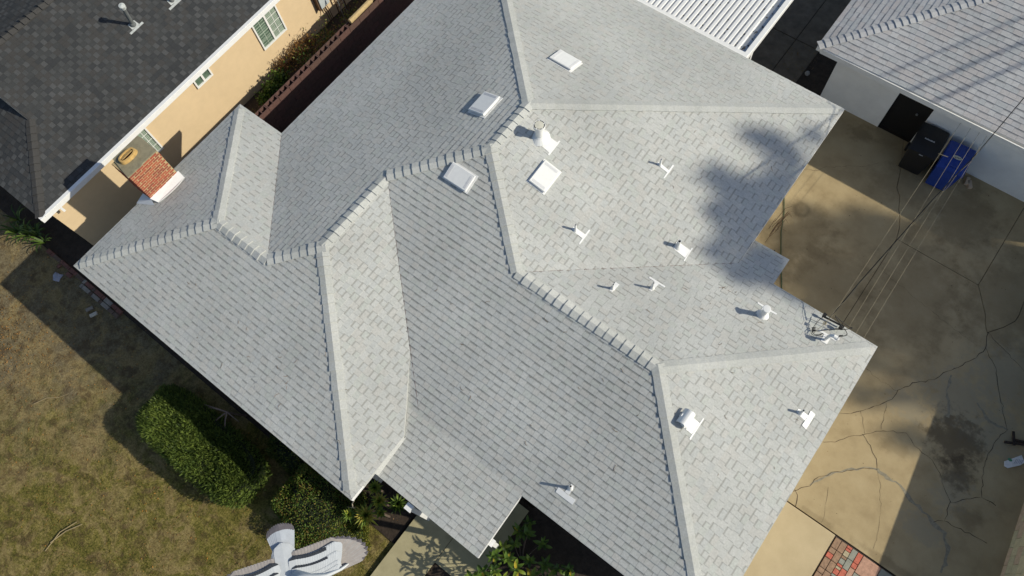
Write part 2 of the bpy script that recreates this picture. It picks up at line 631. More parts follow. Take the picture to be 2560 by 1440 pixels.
def b_conc(t, b, pos):
    c = ramp(t, noise(t, pos, 1.3, 8, .65), [(.32, (.33, .25, .135)), (.5, (.42, .325, .18)), (.7, (.48, .38, .22))])
    c = mixc(t, math_(t, 'MULTIPLY', noise(t, pos, 38, 4, .7), .35), c, (.22, .18, .12))
    br = (.15, .11, .06); gr = (.33, .28, .185); dk = (.075, .055, .035)
    # grey scaled concrete around the old repairs
    for x, y, rx, ry in ((9.2, 9.4, .75, .65), (10.35, 9.3, .6, .5), (8.35, 8.6, .5, .35), (10.1, 8.9, .9, .3), (9.85, 6.3, .5, .28), (10.0, 7.4, .35, .5), (9.9, 10.6, .8, .8)):
        c = mixc(t, math_(t, 'MULTIPLY', blob(t, pos, x, y, rx, ry, .9, 6.5), .75), c, gr)
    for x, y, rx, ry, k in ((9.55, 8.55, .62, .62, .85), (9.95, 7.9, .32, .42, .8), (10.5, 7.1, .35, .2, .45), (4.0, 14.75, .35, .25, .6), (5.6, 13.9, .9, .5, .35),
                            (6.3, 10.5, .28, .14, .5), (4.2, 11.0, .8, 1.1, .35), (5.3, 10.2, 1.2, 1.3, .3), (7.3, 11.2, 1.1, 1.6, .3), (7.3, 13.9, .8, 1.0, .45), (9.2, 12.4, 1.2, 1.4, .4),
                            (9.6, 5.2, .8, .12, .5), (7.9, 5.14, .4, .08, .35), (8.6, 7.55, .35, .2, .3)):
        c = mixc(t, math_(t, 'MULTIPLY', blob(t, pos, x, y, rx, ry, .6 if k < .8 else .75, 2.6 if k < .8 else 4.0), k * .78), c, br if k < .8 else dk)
    # tyre-like ring mark
    ring = blob(t, pos, 3.85, 11.78, .22, .22, .03); hole = blob(t, pos, 3.85, 11.78, .17, .17, .03)
    c = mixc(t, math_(t, 'MULTIPLY', math_(t, 'SUBTRACT', ring, hole, True), .7), c, dk)
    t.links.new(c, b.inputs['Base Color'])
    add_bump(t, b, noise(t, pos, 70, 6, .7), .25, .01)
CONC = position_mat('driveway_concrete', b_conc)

def b_conc2(t, b, pos):
    c = ramp(t, noise(t, pos, 1.7, 8, .6), [(.3, (.47, .375, .225)), (.7, (.55, .445, .275))])
    c = mixc(t, math_(t, 'MULTIPLY', noise(t, pos, 45, 4, .7), .25), c, (.30, .24, .15))
    t.links.new(c, b.inputs['Base Color'])
    add_bump(t, b, noise(t, pos, 70, 6, .7), .2, .01)
CONC2 = position_mat('pale_concrete', b_conc2)

def b_walk(t, b, pos):
    c = ramp(t, noise(t, pos, 3, 8, .65), [(.3, (.36, .32, .19)), (.7, (.45, .40, .245))])
    c = mixc(t, math_(t, 'MULTIPLY', noise(t, pos, 60, 4, .7), .3), c, (.16, .14, .09))
    t.links.new(c, b.inputs['Base Color'])
    add_bump(t, b, noise(t, pos, 80, 6, .7), .25, .01)
WALKM = position_mat('walk_concrete', b_walk)

def b_lawn(t, b, pos):
    fine = noise(t, pos, 22, 8, .75)
    fine = math_(t, 'ADD', math_(t, 'MULTIPLY', fine, .6), math_(t, 'MULTIPLY', noise(t, pos, 6, 6, .7), .4))
    dirt = ramp(t, fine, [(.4, (.11, .085, .045)), (.58, (.225, .185, .11))])
    grs = ramp(t, fine, [(.4, (.05, .052, .01)), (.5, (.14, .125, .028)), (.6, (.28, .23, .07))])
    straw = ramp(t, fine, [(.38, (.18, .125, .05)), (.62, (.36, .28, .13))])
    sx = N(t, 'ShaderNodeSeparateXYZ'); t.links.new(pos, sx.inputs[0])
    # greener towards the street and the walk
    grad = math_(t, 'ADD', math_(t, 'MULTIPLY', sx.outputs[0], .13), math_(t, 'MULTIPLY', sx.outputs[1], -.11))
    m = math_(t, 'ADD', math_(t, 'ADD', grad, 1.1), math_(t, 'MULTIPLY', math_(t, 'SUBTRACT', noise(t, pos, .9, 6, .65, .6), .5), 1.6))
    mr = N(t, 'ShaderNodeMapRange'); t.links.new(m, mr.inputs['Value'])
    mr.inputs['From Min'].default_value = .25; mr.inputs['From Max'].default_value = .75
    c = mixc(t, mr.outputs[0], dirt, grs)
    m2 = ramp(t, noise(t, pos, 1.5, 7, .75, .8), [(.46, (0, 0, 0)), (.58, (1, 1, 1))])
    c = mixc(t, math_(t, 'MULTIPLY', m2, .75), c, straw)
    m3 = ramp(t, noise(t, pos, 3.3, 6, .7), [(.52, (0, 0, 0)), (.62, (1, 1, 1))])
    c = mixc(t, math_(t, 'MULTIPLY', m3, .6), c, (.07, .045, .025))
    t.links.new(c, b.inputs['Base Color'])
    add_bump(t, b, noise(t, pos, 34, 8, .75), 1.0, .04)
LAWN = position_mat('lawn_ground', b_lawn)

LZ = -.09
g = obj('ground', [(-900, -900, -.16), (900, -900, -.16), (900, 900, -.16), (-900, 900, -.16)], [(0, 1, 2, 3)], SOIL)
tag(g, kind='structure')
# lawn: a gently uneven sheet in front of the two houses
nx, ny = 90, 60
LX0, LX1, LY0, LY1 = -24.0, 1.0, -16.0, -1.05
V, F = [], []
hs = rng.normal(size=(ny + 1, nx + 1)) * .006
for j in range(ny + 1):
    for i in range(nx + 1):
        x = LX0 + (LX1 - LX0) * i / nx; y = LY0 + (LY1 - LY0) * j / ny
        V.append((x, y, LZ + hs[j, i] + .015 * math.sin(x * 1.3) * math.sin(y * 1.1)))
for j in range(ny):
    for i in range(nx):
        a = j * (nx + 1) + i
        F.append((a, a + 1, a + nx + 2, a + nx + 1))
lawn = tag(obj('lawn', V, F, LAWN, smooth=True), kind='structure')
bed = tag(obj('planting_bed', [(-8.6, -1.05, -.07), (.62, -1.05, -.07), (.62, 2, -.07), (-8.6, 2, -.07)], [(0, 1, 2, 3)], SOIL), kind='structure')
bed2 = tag(obj('side_yard_soil', [(-20, -1.05, -.05), (-8.6, -1.05, -.05), (-8.6, 18, -.05), (-20, 18, -.05)], [(0, 1, 2, 3)], SOIL), kind='structure')
bed3 = tag(obj('shrub_bed', [(2.72, -4, -.07), (6.6, -4, -.07), (6.6, 2, -.07), (2.72, 2, -.07)], [(0, 1, 2, 3)], SOIL), kind='structure')
fp = tag(obj('side_path', [(-8.6, 4, -.06), (-6.8, 4, -.06), (-6.8, 16, -.06), (-8.6, 16, -.06)], [(0, 1, 2, 3)], SOIL), kind='structure')

# front walk: three slabs with recessed joints
wk = tag(obj('front_walk', [(.66, -8, -.035), (2.72, -8, -.035), (2.72, 1.5, -.035), (.66, 1.5, -.035)], [(0, 1, 2, 3)], SOIL), kind='structure')
def slab(name, poly, z0, z1, m, parent, ins=.006):
    b = MB(); b.prism(inset(ccw(poly), ins), z0, z1); return b.build(name, m, parent)
slab('slab', [(.67, -2.2), (1.66, -2.2), (1.66, -.78), (1.66, 1.4), (.67, 1.4)], -.06, .012, WALKM, wk)
slab('slab', [(1.66, -.78), (2.7, -.78), (2.7, 1.4), (1.66, 1.4)], -.06, .010, WALKM, wk)
slab('slab', [(.67, -4.2), (1.66, -4.2), (1.66, -2.2), (.67, -2.2)], -.06, .012, WALKM, wk)

# driveway: big worn slabs and cracks
drv = tag(obj('driveway', [(-4, 2, -.03), (12.5, 2, -.03), (12.5, 22, -.03), (-4, 22, -.03)], [(0, 1, 2, 3)], SOIL), kind='structure')
JL = [(5.0, 15.2), (5.35, 14.35), (5.53, 13.75), (5.70, 13.57), (5.86, 13.2), (6.0, 12.98), (6.12, 12.7), (6.2, 12.4)]
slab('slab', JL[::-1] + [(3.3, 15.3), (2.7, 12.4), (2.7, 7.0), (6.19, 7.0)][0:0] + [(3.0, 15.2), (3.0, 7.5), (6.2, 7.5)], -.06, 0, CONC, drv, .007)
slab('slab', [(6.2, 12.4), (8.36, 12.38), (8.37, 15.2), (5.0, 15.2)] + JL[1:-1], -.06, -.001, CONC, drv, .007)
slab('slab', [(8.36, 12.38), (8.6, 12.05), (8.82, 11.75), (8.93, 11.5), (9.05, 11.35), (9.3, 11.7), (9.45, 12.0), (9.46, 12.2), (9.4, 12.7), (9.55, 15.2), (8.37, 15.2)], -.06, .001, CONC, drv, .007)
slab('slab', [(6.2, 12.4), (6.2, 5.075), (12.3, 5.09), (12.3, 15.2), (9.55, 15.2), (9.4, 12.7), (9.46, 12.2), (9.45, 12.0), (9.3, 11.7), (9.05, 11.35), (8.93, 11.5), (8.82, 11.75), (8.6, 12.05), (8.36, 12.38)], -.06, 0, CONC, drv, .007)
slab('slab', [(5.5, 2.2), (8.42, 2.2), (8.42, 5.055), (5.5, 5.055)], -.06, .03, CONC2, drv, .006)
DARKC = mat('shade_dark_concrete', (.13, .105, .075), var=.35, scale=3, bump=.4)  # concrete with the shade of garage and wall put into its colour
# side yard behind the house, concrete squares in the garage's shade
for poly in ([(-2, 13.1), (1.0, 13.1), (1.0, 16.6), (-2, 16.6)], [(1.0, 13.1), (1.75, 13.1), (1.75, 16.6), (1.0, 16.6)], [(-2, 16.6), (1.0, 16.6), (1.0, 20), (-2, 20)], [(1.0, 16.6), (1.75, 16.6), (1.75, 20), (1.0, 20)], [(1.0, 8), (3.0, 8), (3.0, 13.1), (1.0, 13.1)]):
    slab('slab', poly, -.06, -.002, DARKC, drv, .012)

CRK = mat('crack_dark', (.07, .05, .032), var=.3, scale=20)
CRKL = mat('patched_crack_grey', (.25, .22, .155), var=.25, scale=12)
def crack(pts, w0, m=CRK, jit=.025, z=.004, parent=drv, seed=1, name='crack'):
    r = random.Random(seed)
    P = []
    for a, b in zip(pts[:-1], pts[1:]):
        L = math.dist(a, b); n = max(1, int(L / .09))
        for i in range(n):
            t = i / n
            P.append((a[0] + (b[0] - a[0]) * t + r.uniform(-jit, jit), a[1] + (b[1] - a[1]) * t + r.uniform(-jit, jit)))
    P.append(pts[-1])
    V, F = [], []
    for i, p in enumerate(P):
        a, b = P[max(0, i - 1)], P[min(len(P) - 1, i + 1)]
        d = Vector((b[0] - a[0], b[1] - a[1])); d.normalize() if d.length else None
        wd = w0 * r.uniform(.35, 1.3)
        V += [(p[0] - d.y * wd / 2, p[1] + d.x * wd / 2, z), (p[0] + d.y * wd / 2, p[1] - d.x * wd / 2, z)]
    for i in range(len(P) - 1):
        F.append((2 * i, 2 * i + 1, 2 * i + 3, 2 * i + 2))
    return obj(name, V, F, m, parent)
CR_ = [
    ([(9.05, 11.35), (9.18, 10.95), (9.1, 10.62), (8.87, 10.15), (8.67, 9.81), (8.55, 9.54), (8.21, 9.16), (8.03, 8.82), (7.98, 8.54), (7.83, 8.26), (7.57, 7.89), (7.33, 7.62), (7.1, 7.5)], .018),
    ([(7.0, 8.9), (7.18, 8.87), (7.6, 8.8), (8.01, 8.8)], .008),
    ([(7.2, 6.7), (7.43, 6.89), (7.62, 7.17), (7.86, 7.41), (8.2, 7.78), (8.61, 8.0), (8.88, 7.87), (9.11, 7.81), (9.35, 7.78), (9.69, 7.56), (9.87, 7.34), (10.08, 7.18)], .014),
    ([(7.86, 7.41), (8.13, 7.27), (8.33, 7.09), (8.48, 6.88)], .014),
    ([(7.24, 5.36), (7.46, 5.69), (7.49, 5.87), (7.71, 6.22), (7.95, 6.46), (8.24, 6.75), (8.48, 6.88)], .018),
    ([(7.22, 5.39), (7.33, 5.3), (7.43, 5.08)], .018),
    ([(10.38, 9.42), (10.29, 9.01), (10.28, 8.45), (10.55, 7.67), (10.88, 7.69)], .018),
    ([(10.08, 7.18), (10.54, 7.66)], .014), ([(10.08, 7.18), (10.14, 6.73), (11.06, 6.84)], .016), ([(10.14, 6.73), (9.97, 6.57)], .014),
    ([(7.55, 7.88), (7.72, 7.67), (7.88, 7.45)], .008), ([(7.93, 8.4), (8.04, 8.1), (8.13, 7.76)], .008),
    ([(9.2, 10.95), (9.6, 10.6), (9.9, 10.1), (10.38, 9.42)], .014), ([(9.05, 11.35), (9.5, 11.2), (9.95, 11.0), (10.6, 10.7)], .012),
    ([(3.31, 12.88), (3.62, 13.06), (3.75, 13.28), (4.15, 13.59), (4.56, 13.88), (4.81, 14.18)], .009),
    ([(8.48, 6.88), (8.75, 6.5), (9.05, 5.9), (9.2, 5.3)], .006), ([(7.8, 5.9), (8.0, 5.4), (8.05, 5.1)], .006), ([(6.3, 11.4), (7.2, 11.2), (8.2, 11.0), (9.0, 10.9)], .005)]
for i, (p, wd) in enumerate(CR_):
    crack(p, wd * .75, seed=i)
crack([(8.48, 6.88), (8.75, 6.85), (9.06, 6.86), (9.36, 6.73), (9.67, 6.65), (9.97, 6.57), (10.24, 6.48), (10.5, 6.2), (10.55, 5.7)], .09, CRKL, .03, .003, seed=40, name='patched_crack')
crack([(7.46, 5.69), (7.71, 6.22), (8.24, 6.75), (8.48, 6.88)], .05, CRKL, .02, .003, seed=41, name='patched_crack')
crack([(8.83, 9.9), (8.9, 9.5), (9.1, 9.2), (9.2, 8.9)], .06, CRKL, .02, .003, seed=42, name='patched_crack')
crack([(9.6, 9.6), (10.0, 9.35), (10.38, 9.42)], .07, CRKL, .02, .003, seed=43, name='patched_crack')

# brick and tile paving in the corner by the pale slab
pv = tag(obj('brick_paving', [(8.43, 3.0, -.02), (12.3, 3.0, -.02), (12.3, 5.06, -.02), (8.43, 5.06, -.02)], [(0, 1, 2, 3)], GROUTD), kind='structure')
PAVE = [mat('paver_red', (.50, .14, .09), var=.25, scale=14), mat('paver_pink', (.45, .26, .18), var=.25, scale=14), mat('paver_brown', (.30, .19, .12), var=.3, scale=14),
        mat('paver_tan', (.40, .34, .22), var=.2, scale=14), mat('paver_grey', (.27, .27, .22), var=.2, scale=10)]
pr = random.Random(3)
def paver(x0, x1, y0, y1, m, z=.0):
    b = MB(); b.box(x0 + .006, x1 - .006, y0 + .006, y1 - .006, -.03, z + pr.uniform(-.004, .006), ch=.004); b.build('brick', m, pv)
x = 8.45
for cwi, (cw, bl) in enumerate(((.14, .25), (.14, .25), (.12, .13), (.13, .25), (.12, .25))):
    y = 5.04
    while y > 3.3:
        b = bl * pr.choice((1, 1, .5))
        wts = (1, 2, 6, 1, 1) if cwi < 2 else (6, 3, 1, 2, 1)
        paver(x, x + cw, y - b, y, pr.choices(PAVE, wts)[0])
        y -= b
    x += cw
for i in range(4):
    for j in range(6):
        m = PAVE[[1, 4, 2, 3][(i + j) % 4]] if not (i == 0 and j == 0) else PAVE[1]
        paver(x + i * .42, x + i * .42 + .42, 5.04 - (j + 1) * .42, 5.04 - j * .42, m, .006)

# ---------------------------------------------------------------- main house
house = empty('shingle_roof_house', 'large house with pale grey shingle hip roof and many white roof vents', 'house', (0, 5, 0))
house.location = (0, 0, 0)
Z = 2.7
PD = {'SW1': ((-0.0036, -1.0), (-4.2, -0.8097), 0.3514, -0.0681), 'NW0': ((-1.0, -0.0085), (-8.7737, 1.95), 0.3504, -0.0147),
      'NE0': ((-0.0002, 1.0), (-7.8, 4.7428), 0.3309, 0.0087), 'NW1': ((-1.0, 0.0073), (-7.2402, 9.0), 0.3333, 0.0012),
      'SE1': ((1.0, -0.0049), (-0.1249, 0.45), 0.3453, 0.0184), 'SW2': ((-0.0019, -1.0), (3.75, 1.364), 0.353, -0.0424),
      'SE3': ((1.0, -0.0074), (6.8203, 4.5), 0.3504, -0.0063), 'NE2': ((0.0024, 1.0), (5.25, 8.0067), 0.3384, 0.0803),
      'SE2': ((0.9996, 0.0288), (3.5508, 10.5), 0.3207, 0.0019), 'NE3': ((0.01, 1.0), (0.0, 12.9569), 0.3459, 0.0221)}
PLN = {k: Plane(v[0], v[1], v[2], v[3] + Z) for k, v in PD.items()}
VV = {'N1': (-1.916, 7.898, 4.479), 'N2': (-1.902, 6.557, 4.487), 'N3': (-3.598, 4.97, 3.925), 'N4': (-3.611, 2.871, 3.926), 'N5': (-4.542, 1.997, 3.618),
      'N6': (-6.116, 1.999, 3.617), 'N7': (0.075, 4.802, 3.869), 'N8': (3.47, 4.795, 3.868), 'A': (-8.827, -0.717, 2.659), 'B': (-8.764, 4.778, 2.697),
      'C': (-7.26, 4.754, 2.705), 'F': (-0.005, -0.702, 2.675), 'P': (3.449, 12.952, 2.712), 'I': (3.497, 8.127, 2.741), 'G': (6.724, 8.131, 2.737),
      'TL': (-7.179, 13.059, 2.712), 'K': (6.849, 1.409, 2.676), 'J': (-0.032, 1.458, 2.688)}
LOBE = [(4.34, 8.13), (4.33, 8.97), (3.47, 8.95)]
FACES = {'SW1': ['A', 'F', 'N4', 'N5', 'N6'], 'NW0': ['A', 'N6', 'B'], 'NE0': ['B', 'N6', 'N5', 'C'], 'NW1': ['C', 'N5', 'N4', 'N3', 'N2', 'N1', 'TL'],
         'SE1': ['F', (.018, .908), (-.93, 2.315), 'N3', 'N4'], 'SW2': [(-.327, 1.42), 'K', 'N8', 'N7', 'N2', 'N3', (-.93, 2.315)], 'SE3': ['K', 'G', 'N8'], 'NE2': ['G'] + LOBE + ['I', 'N7', 'N8'],
         'SE2': ['I', 'P', 'N1', 'N2', 'N7'], 'NE3': ['P', 'TL', 'N1']}
pieces = []
for k, vs in FACES.items():
    poly = [VV[v][:2] if isinstance(v, str) else v for v in vs]
    deck(PLN[k], poly, house, mats=(DECK, SH[4]) if k == 'SE1' else (DECK, TRIM))
    collect_shingles(PLN[k], poly, .137, pieces, 5, .85, (4, 3, 3, 2, 3), u_off=-.02)
PORCH = Plane((0, -1), (1.3, -.024), .168, 2.443)
pp = [(.03, -.024), (2.667, -.024), (2.667, 1.419), (-.32, 1.419), (.03, .90)]
deck(PORCH, pp, house, thick=.12)
collect_shingles(PORCH, pp, .137, pieces, 5, .85, (4, 3, 3, 2, 3))
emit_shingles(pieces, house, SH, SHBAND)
for a, b, p, q, st in (('N2', 'N1', 'NW1', 'SE2', 0), ('N3', 'N2', 'NW1', 'SW2', 0), ('N4', 'N3', 'NW1', 'SE1', 0), ('N5', 'N4', 'NW1', 'SW1', 0), ('N5', 'N6', 'SW1', 'NE0', 0),
                       ('A', 'N6', 'NW0', 'SW1', .03), ('B', 'N6', 'NW0', 'NE0', .03), ('F', 'N4', 'SW1', 'SE1', .03), ('N7', 'N2', 'SW2', 'SE2', 0), ('N7', 'N8', 'SW2', 'NE2', 0),
                       ('G', 'N8', 'NE2', 'SE3', .03), ('K', 'N8', 'SW2', 'SE3', .03), ('P', 'N1', 'SE2', 'NE3', .03), ('TL', 'N1', 'NW1', 'NE3', .03)):
    E_ = .2
    ridge_caps(VV[a], VV[b], PLN[p], PLN[q], house, CAPM, E=E_, start=st if st == 0 else .2, th=.024)
VAL = mat('valley_metal', (.16, .11, .10), var=.3, scale=30)
for a, q in (('N7', 'I'), ('N3', 'J'), ('N5', 'C')):
    P0, P1 = Vector(VV[a]), Vector(VV[q]); b = MB(); b.tube([P0.lerp(P1, .05) + Vector((0, 0, .006)), P1.lerp(P0, .02) + Vector((0, 0, .006))], .0045, 5); b.build('valley_flashing', VAL, house)
# walls under the eaves
foot = [(-8.8, -.71), (0, -.70), (0, 1.43), (6.78, 1.41), (6.72, 8.13), (3.48, 8.13), (3.45, 12.95), (-7.2, 13.05), (-7.25, 4.76), (-8.77, 4.78)]
b = MB(); b.prism(inset(foot, .5), -.1, 2.5); b.build('wall', STUCCO, house)
# white fascia boards on the two short rakes by the porch
def board(name, p, q, dz, th, m, parent):
    p, q = Vector(p), Vector(q)
    d = (q - p); d.z = 0; d.normalize(); n = Vector((d.y, -d.x, 0)) * th
    V = [p, q, q + n, p + n]
    V = V + [v - Vector((0, 0, dz)) for v in V]
    return obj(name, V, [(0, 3, 2, 1), (4, 5, 6, 7), (0, 1, 5, 4), (1, 2, 6, 5), (2, 3, 7, 6), (3, 0, 4, 7)], m, parent)
board('fascia', (.0, -.70, 2.672), (.0, -.02, 2.672), .15, -.022, WHITE, house)
board('fascia', (2.669, -.02, 2.438), (2.669, 1.40, 2.672), .14, -.022, WHITE, house)
obj('seam_flashing', [(-.02, -.03, 2.66), (-.02, .9, 2.678), (.06, .88, PORCH.z(.06, .88) + .012), (.06, -.02, PORCH.z(.06, -.02) + .012), (.0, -.03, 2.44)], [(0, 3, 2, 1), (0, 4, 3)], SH[4], house)
for x, y in ((.93, -.12), (2.66, .36)):
    b = MB(); b.box(x - .05, x + .05, y - .05, y + .05, 0, 2.3); b.box(x - .075, x + .075, y - .075, y + .075, 2.2, 2.32); b.build('porch_post', WHITE, house)
b = MB(); b.box(.2, 2.6, .02, .1, 2.18, 2.3); b.build('porch_beam', WHITE, house)

def vent_box(pl, x0, x1, y0, y1, h=.085):
    cx, cy = (x0 + x1) / 2, (y0 + y1) / 2
    M = pl.at(cx, cy, .006)
    along_x = abs(pl.es.x) > .7
    ws = (x1 - x0) if along_x else (y1 - y0)
    wu = ((y1 - y0) if along_x else (x1 - x0)) * math.sqrt(1 + pl.t ** 2)
    p = empty_part('roof_vent', house, M)
    b = MB(); b.box(-ws / 2 - .03, ws / 2 + .03, -wu / 2 - .02, wu / 2 + .03, 0, .012); b.build('flashing', WHITE, p)
    b = MB(); b.box(-ws / 2 + .03, ws / 2 - .03, -wu / 2 + .03, wu / 2 - .03, .012, h * .6, ch=.004)
    b.box(-ws / 2, ws / 2, -wu / 2, wu / 2, h * .6, h, ch=.014); b.build('vent_cover', WHITE2, p)
    for sg in (-1, 1):
        c = sg * (ws / 2 - .065)
        b = MB()
        for j in range(3):
            b.box(c - .028 + j * .02, c - .016 + j * .02, -wu / 2 + .05, wu / 2 - .05, h, h + .004)
        b.build('louver', LOUV, p)

def empty_part(name, parent, M):
    o = bpy.data.objects.new(name, None)
    o.empty_display_size = .1
    col.objects.link(o)
    o.parent = parent
    o.matrix_local = M
    return o

vent_box(PLN['NE3'], -2.52, -1.91, 9.43, 9.86, .07)
vent_box(PLN['NW1'], -3.05, -2.60, 7.2, 7.79, .085)
vent_box(PLN['SW2'], -2.43, -1.81, 5.56, 5.93, .075)
vent_box(PLN['SE2'], -.91, -.51, 6.51, 7.11, .08)

def paint_patch(p, pts, m=WHITE, z=.013, name='flashing'):
    """irregular painted flashing plate in the local frame"""
    n = len(pts)
    b = MB(); b.prism(pts, 0, z); b.build(name, m, p)

def pipe_vent(pl, x, y, h, r, bar, barlen, barw, stemw, style='open', baseoff=0):
    """pipe vent standing upright at x, y; bar = distance of the cross flashing down the slope (negative local u)"""
    M = pl.at(x, y, .004)
    p = empty_part('vent_pipe', house, M)
    up = (M.inverted().to_3x3() @ Vector((0, 0, 1)))
    rr = random.Random(int(x * 1000))
    j = lambda a: a + rr.uniform(-.008, .008)
    sl = math.sqrt(1 + pl.t ** 2)
    bar *= sl
    paint_patch(p, [(j(-barlen / 2), j(-bar - barw / 2)), (0, j(-bar - barw / 2)), (j(barlen / 2), j(-bar - barw / 2)), (j(barlen / 2), j(-bar + barw / 2)), (0, j(-bar + barw / 2)), (j(-barlen / 2), j(-bar + barw / 2))])
    paint_patch(p, [(j(-stemw / 2), -bar + barw / 2 + .002), (j(stemw / 2), -bar + barw / 2 + .002), (j(stemw * .45), .02), (j(stemw * .3), .08), (j(-stemw * .3), .08), (j(-stemw * .45), .02)], z=.011)
    q = up.to_track_quat('Z', 'Y').to_matrix().to_4x4()
    b = lathe([(r * 2.3, -.01), (r * 1.9, .02), (r * 1.25, .07), (r * 1.12, .09), (r, .095), (r, h), (r * .8, h), (r * .8, h - .12)], 20, q)
    b.build('pipe', WHITE2, p, smooth=False)
    c = lathe([(r * .8, h - .06), (0.0005, h - .06)], 20, q); c.build('opening', BLACKH, p)
    if style == 'cap':
        b = lathe([(r * 1.02, h + .012), (r * 1.3, h + .012), (r * 1.32, h + .02), (r * 1.2, h + .026), (.0005, h + .03)], 24, q)
        b.build('rain_cap', WHITE2, p)
        b = lathe([(r * .98, h - .01), (r * .98, h + .014)], 20, q); b.build('collar', LOUV, p)
    if style == 'crown':
        b = lathe([(r * 1.0, h - .09), (r * 1.28, h - .05), (r * 1.3, h + .03), (r * 1.22, h + .03), (r * 1.2, h - .04)], 24, q)
        b.build('storm_collar', WHITE2, p)
        b = lathe([(r * .98, h + .02), (r * .96, h + .035), (.0005, h + .042)], 20, q); b.build('rain_cap', mat('cream_cap', (.62, .60, .5), var=.08), p)
        for kk in range(5):
            a = kk * 2 * math.pi / 5
            b = MB(); b.box(r * .95, r * 1.25, -.012, .012, h + .01, h + .03, M=q @ Matrix.Rotation(a, 4, 'Z')); b.build('bracket', WHITE2, p)
    return p

P_ = PLN
pipe_vent(P_['SE2'], .45, 6.324, .26, .024, .225, .39, .04, .11)
pipe_vent(P_['SE2'], .976, 8.757, .24, .022, .225, .39, .03, .08)
pipe_vent(P_['SE2'], 2.285, 7.513, .28, .042, .265, .36, .025, .22)
pipe_vent(P_['NE2'], 2.406, 6.297, .30, .024, .2, .38, .04, .10)
pipe_vent(P_['NE2'], 1.79, 5.745, .25, .024, .16, .09, .05, .1)
pipe_vent(P_['NE2'], 4.51, 7.223, .38, .062, .22, .44, .045, .17, 'cap')
pipe_vent(P_['SE2'], -1.296, 7.463, .42, .098, .36, .42, .03, .30, 'crown')
pipe_vent(P_['SE3'], 6.129, 5.933, .24, .026, .2, .36, .11, .12)
pipe_vent(P_['SW2'], 3.368, 2.078, .30, .026, .17, .40, .11, .10)
# hooded exhaust vent on the front right slope
M = P_['SE3'].at(4.4, 4.34, .004)
hd = empty_part('hooded_vent', house, M)
paint_patch(hd, [(-.25, -.31), (.25, -.30), (.25, -.275), (-.24, -.28)])
paint_patch(hd, [(-.14, -.272), (.13, -.272), (.13, .02), (-.14, .02)], z=.011)
b = MB()
k = 12
prof = []
for i in range(k + 1):
    a = math.pi * (0.02 + 0.96 * i / k)
    prof.append((.02 + math.cos(a) * -.12, .05 + math.sin(a) * .16))
V, F = [], []
for xx in (-.155, .155):
    V += [(xx, p[0], p[1]) for p in prof] + [(xx, p[0] * .9 + .002, p[1] - .012) for p in prof]
n = len(prof)
for i in range(n - 1):
    F += [(i, i + 1, 2 * n + i + 1, 2 * n + i), (n + i, 3 * n + i, 3 * n + i + 1, n + i + 1), (i, n + i, n + i + 1, i + 1), (2 * n + i, 2 * n + i + 1, 3 * n + i + 1, 3 * n + i)]
b.add(V, F); b.build('hood', WHITE2, hd, smooth=False)
b = MB(); b.box(-.11, .11, -.06, .09, .0, .09, ch=.01); b.build('duct_base', WHITE2, hd)
b = MB(); b.box(-.03, .03, .11, .14, .02, .13); b.build('hood_strap', WHITE2, hd)
# service mast with weatherhead
M = P_['NE2'].at(5.79, 7.55, .004)
ms = empty_part('service_mast', house, M)
paint_patch(ms, [(-.19, -.17), (.19, -.165), (.19, -.11), (-.19, -.115)])
paint_patch(ms, [(-.075, -.108), (.07, -.108), (.065, .09), (-.07, .09)], z=.011)
upl = (M.inverted().to_3x3() @ Vector((0, 0, 1)))
a_ = upl * .30
b = MB(); b.tube([(0, 0, -.02), tuple(upl * .22), tuple(upl * .31 + Vector((-.02, 0, 0))), tuple(upl * .345 + Vector((-.07, -.01, 0))), tuple(upl * .33 + Vector((-.13, -.015, 0)))], [.03, .03, .034, .04, .045], 14)
b.build('mast_pipe', WHITE2, ms, smooth=False)
b = MB(); b.tube([tuple(upl * .33 + Vector((-.13, -.015, 0))), tuple(upl * .30 + Vector((-.165, -.02, 0)))], [.05, .036], 12); b.build('weatherhead', LOUV, ms)

